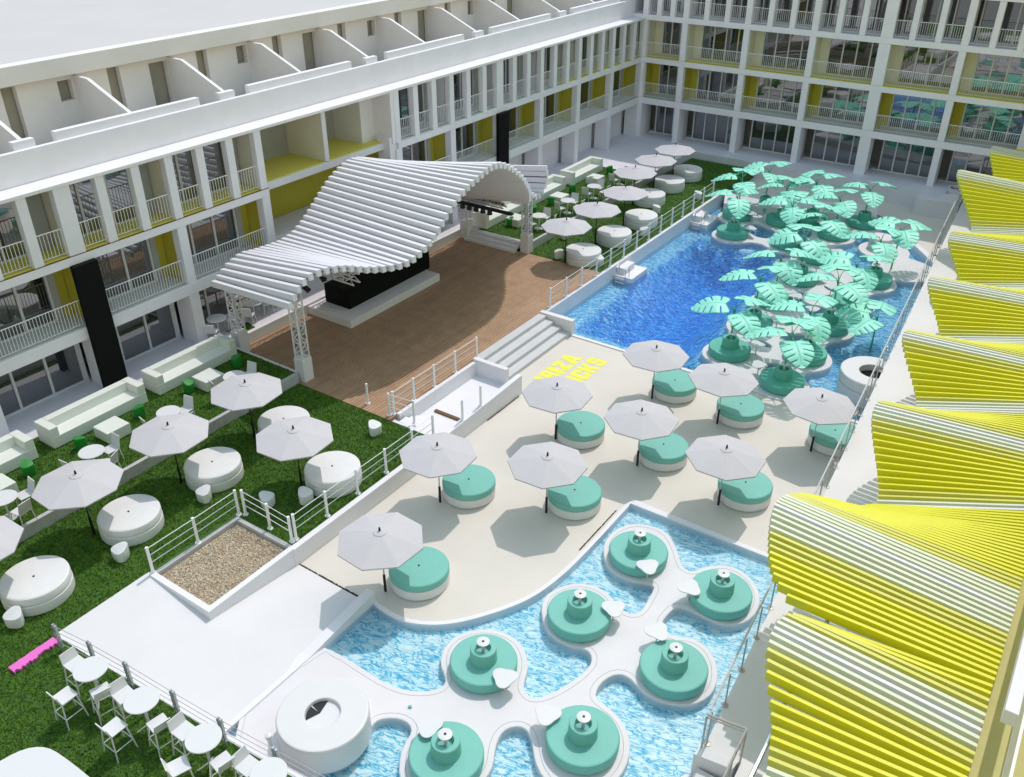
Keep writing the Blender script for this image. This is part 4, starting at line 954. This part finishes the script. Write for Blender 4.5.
# high tables and bar stools
def make_high():
    root = thing('high_table', '', 'table')
    t = MB(); t.lathe([(0, 1.03), (.37, 1.03), (.39, 1.04), (.39, 1.055), (.38, 1.065), (0, 1.065)], n=36); t.build('table_top', M_plast, root)
    s_ = MB(); s_.lathe([(.035, .03), (.035, 1.03)], n=12); s_.build('stem', M_plast, root)
    b = MB()
    for k in range(4):
        a = math.pi / 4 + k * math.pi / 2; b.tube([(0, 0, .25), (.3 * math.cos(a), .3 * math.sin(a), .015)], .018, 6)
    b.build('foot', M_plast, root); return root
def make_stool():
    root = thing('bar_stool', '', 'bar stool')
    s_ = MB(); s_.box(-.21, .21, -.2, .22, .74, .775); s_.build('seat', M_plast, root, bevel=.015)
    b = MB(); b.add([(-.21, -.2, .77), (.21, -.2, .77), (.19, -.27, 1.03), (-.19, -.27, 1.03), (-.21, -.175, .77), (.21, -.175, .77), (.19, -.245, 1.035), (-.19, -.245, 1.035)], [(0, 1, 2, 3), (7, 6, 5, 4), (0, 4, 5, 1), (1, 5, 6, 2), (2, 6, 7, 3), (3, 7, 4, 0)]); b.build('backrest', M_plast, root)
    L_ = [(-1, -1), (1, -1), (1, 1), (-1, 1)]
    for x, y in L_:
        l = MB(); l.tube([(x * .18, y * .18, .75), (x * .25, y * .25, 0)], [.02, .016], 8); l.build('leg', M_plast, root)
    f = MB()
    for i in range(4):
        a, c = L_[i], L_[(i + 1) % 4]; f.tube([(a[0] * .222, a[1] * .222, .3), (c[0] * .222, c[1] * .222, .3)], .012, 6)
    f.build('footrest', M_plast, root); return root
ht = make_high(); bs = make_stool()
place(ht, [(x + .1, y, ZL + .01, 0, 'tall round white bar table ' + t) for x, y, t in ((-16.37, 6.3, 'nearest the pink strip'), (-14.62, 6.42, 'second along the fence from the pink strip'), (-12.66, 6.55, 'in front of the last visible twin steel post'), (-10.85, 6.75, 'cut by the bottom edge of the photo'))], 'high white tables by the wire fence')
BS = [(-17.1, 6.3, -90, 'left of the first bar table'), (-16.44, 5.6, 0, 'on the near side of the first bar table'), (-15.85, 6.15, 75, 'right of the first bar table'), (-15.35, 6.4, -95, 'left of the second bar table'), (-14.75, 5.72, 0, 'on the near side of the second bar table'), (-14.0, 6.35, 80, 'right of the second bar table'), (-13.4, 6.55, -90, 'left of the third bar table'), (-12.75, 5.9, -20, 'on the near side of the third bar table'), (-12.05, 6.5, 80, 'right of the third bar table'), (-11.55, 6.75, -90, 'left of the last bar table at the bottom edge')]
place(bs, [(x + .1, y, ZL + .01, R(a), 'white bar stool with low back ' + t) for x, y, a, t in BS], 'white bar stools')
pk = MB(); rr = random.Random(5)
n = 26; up_ = [(-18.98 + .26 * 0 + rr.uniform(-.01, .01), 5.55 + 1.2 * i / n) for i in range(n + 1)]; dn_ = [(-18.72 + rr.uniform(-.05, .05), 5.55 + 1.2 * i / n) for i in range(n + 1)]
pk.prism([(x, y) for x, y in dn_] + up_[::-1], ZL, ZL + .085); tag(pk.build('pink_strip', M_pink), 'bright pink strip half sunk in the grass at the lower left', 'strip')
wt = MB(); L_ = smooth_loop([(-16.1, 3.0), (-16.1, 4.05), (-15.75, 4.62), (-15.0, 4.74), (-12.5, 4.74), (-11.5, 4.3), (-11.5, 2.0), (-12.5, 1.2), (-15.2, 1.2), (-16.1, 1.9)], 2)
ct = thing('outdoor_counter', 'rounded white counter top at the bottom left corner', 'counter', (-14, 3, ZL))
wt.prism(L_, 1.12, 1.2); wt.build('counter_top', M_plast, ct, bevel=.02); MB().prism(inset(L_, .25), ZL - .02, 1.119).build('counter_body', M_white, ct)

# ------------------------------------------------------------------ pool island seats and artificial palms
def make_seat(m, small=False):
    root = thing('island_seat', '', 'round seat'); z0 = .06; r = .86
    s_ = MB(); s_.lathe([(0, z0 + .03), (r - .06, z0 + .03), (r - .05, z0), (r, z0 + .08), (r + .008, z0 + .3), (r - .01, z0 + .345), (r - .04, z0 + .36), (.3, z0 + .365)], n=56); s_.build('seat', m, root)
    b = MB(); b.lathe([(.35, z0 + .355), (.34, z0 + .6), (.335, z0 + .74), (.32, z0 + .765), (.29, z0 + .77), (.20, z0 + .77), (.19, z0 + .75), (.185, z0 + .62), (0, z0 + .6)], n=40); b.build('backrest', m, root)
    t = MB(); t.lathe([(.045, z0 + .6), (.04, z0 + .95), (.0, z0 + .95)], n=14); t.build('post', M_plast, root)
    d_ = MB(); d_.lathe([(.03, z0 + .945), (.15, z0 + .955), (.165, z0 + .965), (.165, z0 + .985), (.15, z0 + .99), (.03, z0 + .99)], n=28); d_.build('disc', M_plast, root)
    k = MB(); k.lathe([(.034, z0 + .985), (.034, z0 + .995), (0, z0 + .996)], n=12); k.build('socket', M_dark, root)
    return root
KS = [(-9.57, 12.65, 'nearest the curved edge of the cream deck'), (-8.42, 15.48, 'by the straight deck edge, left of the middle path'), (-8.25, 18.61, 'in the far left corner of the lower pool'), (-5.57, 18.39, 'in the far right corner of the lower pool by the walkway'), (-5.49, 15.22, 'on the right side of the lower pool beside the balustrade'), (-6.33, 12.12, 'at the bottom of the photo left of the stair screen'), (-8.66, 9.95, 'at the bottom of the photo right of the white ring bar')]
place(make_seat(M_teal), [(x, y, 0, rng.random() * 6, 'round teal pool seat ' + t) for x, y, t in KS], 'teal seats on the lower pool islands')
def make_side_table():
    root = thing('side_table', '', 'side table')
    tp = MB(); n = 30; lp = [(.3 * (1 + .16 * math.cos(3 * t)) * math.cos(t), .3 * (1 + .16 * math.cos(3 * t)) * math.sin(t)) for t in [2 * math.pi * k / n for k in range(n)]]
    tp.prism(lp, .52, .55); tp.build('table_top', M_plast, root, bevel=.008)
    s_ = MB(); s_.lathe([(.022, .07), (.022, .52)], n=10); s_.build('stem', M_plast, root)
    f = MB(); f.lathe([(.13, .06), (.13, .07), (.02, .085)], n=18); f.build('foot', M_plast, root); return root
def sd(px): return px
TBL = [(-8.73, 12.38, 'beside the teal seat nearest the curved deck'), (-7.65, 15.99, 'beside the teal seat by the straight deck edge'), (-7.64, 17.99, 'beside the teal seat in the far left pool corner'), (-6.29, 17.87, 'beside the teal seat in the far right pool corner'), (-6.3, 15.9, 'beside the teal seat by the balustrade'), (-7.27, 12.06, 'beside the bottom seat left of the stair screen'), (-9.38, 10.22, 'beside the bottom seat next to the ring bar')]
sdt = make_side_table()
far_t = [(-10.05, 32.6), (-9.35, 31.0), (-10.2, 35.4), (-9.25, 37.2), (-10.3, 38.1), (-9.3, 40.1), (-10.2, 41.5), (-12.2, 44.7), (-10.4, 44.6), (-15.3, 45.2), (-16.1, 47.4), (-12.4, 48.4)]
fl = ['on the nearest palm island left side', 'on the palm path behind the cream deck parasols', 'left of the second palm row', 'on the right of the second palm row', 'left of the third palm row', 'on the right of the third palm row', 'left of the fourth palm row', 'left of the fifth palm row', 'on the right of the fifth palm row', 'on the far left palm island', 'on the farthest left palm island', 'on the palm path near the back terrace']
place(sdt, [(x, y, .0, rng.random() * 6, 'white rounded triangle side table ' + t) for x, y, t in TBL] + [(x, y, 0, rng.random() * 6, 'white rounded triangle side table ' + t) for (x, y), t in zip(far_t, fl)], 'white side tables')
WH = ['in the far left pool corner, behind another', 'farthest left, under the back terrace', 'alone at left, open to the blue water', 'in the far row behind the left pair', 'in the far row, third from left', 'farthest right, near the beige far deck', 'right of centre in the far group', 'left of centre behind the open water', 'in the middle of the island chain', 'rightmost, beside the small sandy island', 'third row from the front, right edge', 'fourth row from the front, left edge', 'third row from the front, left edge', 'second row from the front, left edge', 'between second and third row, right edge', 'second row from the front, right edge', 'at the near tip beside the round bar', 'at the near left tip behind the parasols']
SB = make_seat(M_teald)
place(SB, [(x, y, 0, rng.random() * 6, 'dark teal round island seat ' + t) for (x, y), t in zip(SEATS, WH)], 'teal seats on the palm islands')

def leaf_mesh(L=1.42, W=.66):
    mb = MB(); NI, NJ = 90, 9
    for sd_ in (1, -1):
        o = len(mb.v)
        for i in range(NI + 1):
            t = i / NI
            wv = W * (math.sin(math.pi * min(1, t ** .62)) ** .75 if 0 < t < 1 else 0)
            xb = max(0, (t * 1.14 - .14)) * L
            for j in range(NJ + 1):
                s_ = j / NJ; x = xb + s_ * wv * (.34 * min(1, t * 2.2) - .55 * (1 - min(1, t * 2.2))); y = sd_ * s_ * wv
                z = .03 + .10 * math.sin(math.pi * min(1, x / L + .1)) - .22 * max(0, x / L) ** 2 - .15 * abs(y) ** 1.5 + .010 * math.cos(t * 2 * math.pi * 6.1) * s_
                mb.v.append((x, y, z))
        for i in range(NI):
            t = (i + .5) / NI
            for j in range(NJ):
                s_ = (j + .5) / NJ; u = (t * 6.1) % 1
                if .12 < t < .94 and s_ > .28 and abs(u - .5) < .085: continue
                a = o + i * (NJ + 1) + j; q = (a, a + 1, a + NJ + 2, a + NJ + 1)
                mb.f.append(q if sd_ < 0 else q[::-1]); mb.m.append(0)
    return mb.mesh('leaf', M_leaf, 80)
LEAF = leaf_mesh()
pr = random.Random(11)
PSH = []
def make_palm(x, y, zb, label, angs, h=2.05, grp='turquoise palms'):
    root = thing('artificial_palm', label, 'palm', (x, y, zb), grp)
    st_ = MB(); lx, ly = pr.uniform(-.08, .08), pr.uniform(-.08, .08)
    st_.tube([(x, y, zb), (x + lx * .4, y + ly * .4, zb + (h - zb) * .5), (x + lx, y + ly, h)], [.042, .035, .03], 8)
    for a, tilt, hh, sc in angs:
        ca, sa = math.cos(R(a)), math.sin(R(a))
        st_.tube([(x + lx, y + ly, h - .25), (x + lx + ca * .1, y + ly + sa * .1, h + hh * .5), (x + lx + ca * .42, y + ly + sa * .42, h + hh + .03)], [.025, .02, .014], 6)
    st_.build('stem', M_stem, root)
    for a, tilt, hh, sc in angs:
        l = bpy.data.objects.new('leaf', LEAF); COL.objects.link(l); l.parent = root
        l.location = (lx + math.cos(R(a)) * .4, ly + math.sin(R(a)) * .4, h + hh - zb)
        l.rotation_euler = (R(pr.uniform(-14, 14)), R(tilt + pr.uniform(-5, 9)), R(a)); l.scale = (sc * .95,) * 3
        b_ = l.modifiers.new('solid', 'SOLIDIFY'); b_.thickness = .012
    return root
for i, ((x, y), t) in enumerate(zip(SEATS, WH)):
    base = pr.uniform(-14, 14)
    angs = [(195 + base, 6, .12, 1.02), (300 + base + pr.uniform(-18, 18), 10, -.12, .98), (60 + base + pr.uniform(-25, 25), 2, .26, 1.0)]
    if i in (0, 3, 4, 7, 8, 11, 14, 16): angs.append((115 + base + pr.uniform(-15, 15), 2, .3, .95))
    make_palm(x, y, .66, 'turquoise artificial palm on the seat ' + t, angs, 2.25 + pr.uniform(-.15, .25))
make_palm(-7.75, 45.0, .06, 'turquoise artificial palm standing on the small sandy island beside the far coping', [(170, 6, .1, 1), (295, 14, 0, 1), (50, 4, .15, 1)], 2.2)
make_palm(-6.3, 36.3, -.5, 'low turquoise artificial palm standing in the pool against the balustrade', [(190, 5, .0, 1.0), (250, 8, -.1, 1.0), (95, 3, .1, 1)], 1.35)
# round bars and small props
bx_, by_ = -11.5, 8.93
rb = thing('round_bar', 'round white ring bar with an open middle at the near end of the lower pool', 'bar', (bx_, by_, 0))
m_ = MB(); m_.lathe([(1.08, .05), (1.08, .77), (1.06, .81), (1.03, .82), (.44, .82), (.42, .81), (.41, .77), (.41, .2)], (bx_, by_, 0), 64); m_.build('bar_counter', M_white2, rb, sharp=10)
m_ = MB(); m_.lathe([(0, .72), (.412, .72)], (bx_, by_, 0), 40); m_.build('inner_floor', M_white2, rb)
m_ = MB()
for a0, a1 in ((118, 172), (178, 236)):
    m_.prism([(bx_ - .1, by_)] + [(bx_ + .40 * math.cos(R(a0 + (a1 - a0) * k / 8)), by_ + .40 * math.sin(R(a0 + (a1 - a0) * k / 8))) for k in range(9)], .724, .732)
m_.build('dark_hatch', M_dark, rb)
rb = thing('round_bar', 'round white bar with a black open middle beside the walkway balustrade', 'bar', (-5.3, 32.25, 0))
m_ = MB(); m_.lathe([(1.22, -.4), (1.22, .50), (1.18, .51), (1.18, .56), (1.22, .57), (1.22, .93), (1.19, .96), (.55, .96), (.53, .94), (.52, .2)], (-5.3, 32.25, 0), 64); m_.build('bar_counter', M_white2, rb, sharp=10)
m_ = MB(); m_.lathe([(0, .7), (.52, .7)], (-5.3, 32.25, 0), 40); m_.build('bar_well', M_black, rb)
kk = MB(); kk.lathe([(.55, .05), (.6, .08), (.6, .68), (.57, .7), (0, .7)], (-9.0, 47.5, 0), 40); tag(kk.build('round_kiosk', M_isl), 'plain round white drum on the small island by the far coping', 'drum')
tl = MB(); tl.lathe([(.05, .0), (.05, .03), (.03, .05), (0, .055)], (-10.35, 10.65, .06), 12); tag(tl.build('floor_lamp', M_teal), 'tiny green floor light between the ring bar and the pool', 'floor light')
bl_ = MB(); bl_.lathe([(.05, 0), (.05, .6), (.08, .64), (.08, .72), (0, .76)], (-12.1, 7.8, .06), 12); tag(bl_.build('bollard_light', M_plast), 'small white bollard light by the wire fence', 'bollard')
for (x, y, t) in ((-18.2, 36.2, 'at the near end of the main pool'), (-18.2, 45.1, 'at the far end of the main pool')):
    p_ = thing('pool_platform', 'white stepped platform with a steel ladder ' + t, 'pool platform', (x, y, -.5))
    MB().box(x - .57, x + .42, y, y + 1.7, -.9, .18).build('platform', M_white, p_, bevel=.02)
    MB().box(x - .55, x - .12, y + .25, y + 1.3, .18, .5).build('step_block', M_white, p_, bevel=.02)
    l = MB()
    for xx in (x - .42, x + .12):
        l.tube([(xx, y - .18, -.7), (xx, y - .16, .2), (xx, y - .08, .62), (xx, y + .12, .7), (xx, y + .25, .55), (xx, y + .28, .18)], .024, 8)
    for zz in (-.35, -.1, .12): l.box(x - .42, x + .12, y - .21, y - .13, zz, zz + .03)
    l.build('ladder', M_steel, p_)
# floor lettering: heavy block capitals, local u = reading direction, v = up
GL = {'I': ([[(0, 0), (.42, 0), (.42, 1), (0, 1)]], .42),
 'B': ([[(0, 0), (.62, 0), (.8, .1), (.8, .4), (.68, .5), (.78, .6), (.78, .9), (.6, 1), (0, 1)], [(.33, .2), (.33, .4), (.48, .4), (.48, .2)], [(.33, .62), (.33, .8), (.46, .8), (.46, .62)]], .8),
 'Z': ([[(0, 0), (.85, 0), (.85, .26), (.42, .26), (.83, .76), (.83, 1), (.03, 1), (.03, .74), (.42, .74), (0, .24)]], .85),
 'A': ([[(0, 0), (.36, 0), (.4, .16), (.6, .16), (.64, 0), (1, 0), (.72, 1), (.28, 1)], [(.44, .36), (.5, .68), (.56, .36)]], 1.0),
 'R': ([[(0, 0), (.34, 0), (.34, .34), (.44, .34), (.52, 0), (.88, 0), (.74, .42), (.84, .54), (.84, .88), (.68, 1), (0, 1)], [(.34, .56), (.34, .78), (.5, .78), (.5, .56)]], .88),
 'O': ([[(.16, 0), (.74, 0), (.9, .16), (.9, .84), (.74, 1), (.16, 1), (0, .84), (0, .16)], [(.36, .24), (.36, .76), (.54, .76), (.54, .24)]], .9),
 'C': ([[(.16, 0), (.72, 0), (.88, .16), (.88, .42), (.54, .42), (.54, .25), (.36, .25), (.36, .75), (.54, .75), (.54, .6), (.88, .6), (.88, .84), (.72, 1), (.16, 1), (0, .84), (0, .16)]], .88),
 'K': ([[(0, 0), (.34, 0), (.34, .3), (.42, .4), (.56, 0), (.95, 0), (.67, .62), (.92, 1), (.54, 1), (.34, .64), (.34, 1), (0, 1)]], .95),
 'S': ([[(.14, 0), (.72, 0), (.86, .14), (.86, .48), (.72, .6), (.36, .66), (.36, .76), (.52, .76), (.52, .68), (.84, .68), (.84, .87), (.7, 1), (.15, 1), (.01, .87), (.01, .56), (.14, .44), (.5, .36), (.5, .24), (.34, .24), (.34, .33), (0, .33), (0, .14)]], .86)}
for txt, x, y0, ln in (('IBIZA', -15.86, 25.75, 2.55), ('ROCKS', -14.86, 25.55, 3.1)):
    tot = sum(GL[c][1] for c in txt) + .07 * (len(txt) - 1); k = ln / tot; u = 0; tx = MB(); hgt = .80
    for c in txt:
        ls, wdt = GL[c]; W_ = [[(x - v * hgt, y0 + (u + a) * k) for a, v in l] for l in ls]
        tx.prism(W_[0], .004, .008, holes=W_[1:]); u += wdt + .07
    tag(tx.build('floor_lettering', M_logo), ('first' if x < -15.5 else 'second') + ' line of yellow block capitals painted on the deck, %s the steps' % ('next to' if x < -15.5 else 'farther from'), 'lettering')

# ------------------------------------------------------------------ grass blades
def grass(name, regions, label):
    mb = MB(); gr = random.Random(2)
    for (x0, x1, y0, y1, z, dens, ok) in regions:
        for k in range(int((x1 - x0) * (y1 - y0) * dens)):
            x, y = gr.uniform(x0, x1), gr.uniform(y0, y1)
            if ok and not ok(x, y): continue
            a = gr.random() * 6.283; h = gr.uniform(.035, .08); w_ = .014; lx, ly = gr.uniform(-.04, .04), gr.uniform(-.04, .04)
            c, s_ = math.cos(a) * w_, math.sin(a) * w_; n = len(mb.v)
            mb.v += [(x - c, y - s_, z), (x + c, y + s_, z), (x + lx, y + ly, z + h)]; mb.f.append((n, n + 1, n + 2))
    mb.m = [0] * len(mb.f); me = bpy.data.meshes.new(name); me.from_pydata(mb.v, [], mb.f); me.materials.append(M_grass)
    o = bpy.data.objects.new(name, me); COL.objects.link(o); o['kind'] = 'stuff'; return tag(o, label, 'grass')
def ok_low(x, y):
    if x > -19.1 and y > 9.6 and y < 12.8: return False
    if x > -19.1 and 6.85 + (x + 19.1) * .063 < y < 9.72: return False
    if y < 9.6 and x > -19.1: return y < 6.84 + (x + 19.1) * .063
    return y > 12.8 or x < -19.0
grass('grass', [(XLU + .03, XL, 3.0, 19.44, ZL, 800, ok_low), (XL, -9, 3.0, 7.6, ZL, 800, ok_low), (-27.38, XLU - .12, 4, 19.5, ZU, 700, None), (-28.2, -27.56, 20.3, 21.2, ZT, 600, None)], 'short green turf on the near lawns')
grass('grass', [(XLU + .03, -18.97, 35.12, 55.0, ZL, 330, None), (-26.58, XLU - .12, 35.62, 48.8, ZU, 330, None)], 'short green turf on the far lawns beyond the stage')
for o in bpy.data.objects:
    if '_o' in o: del o['_o']
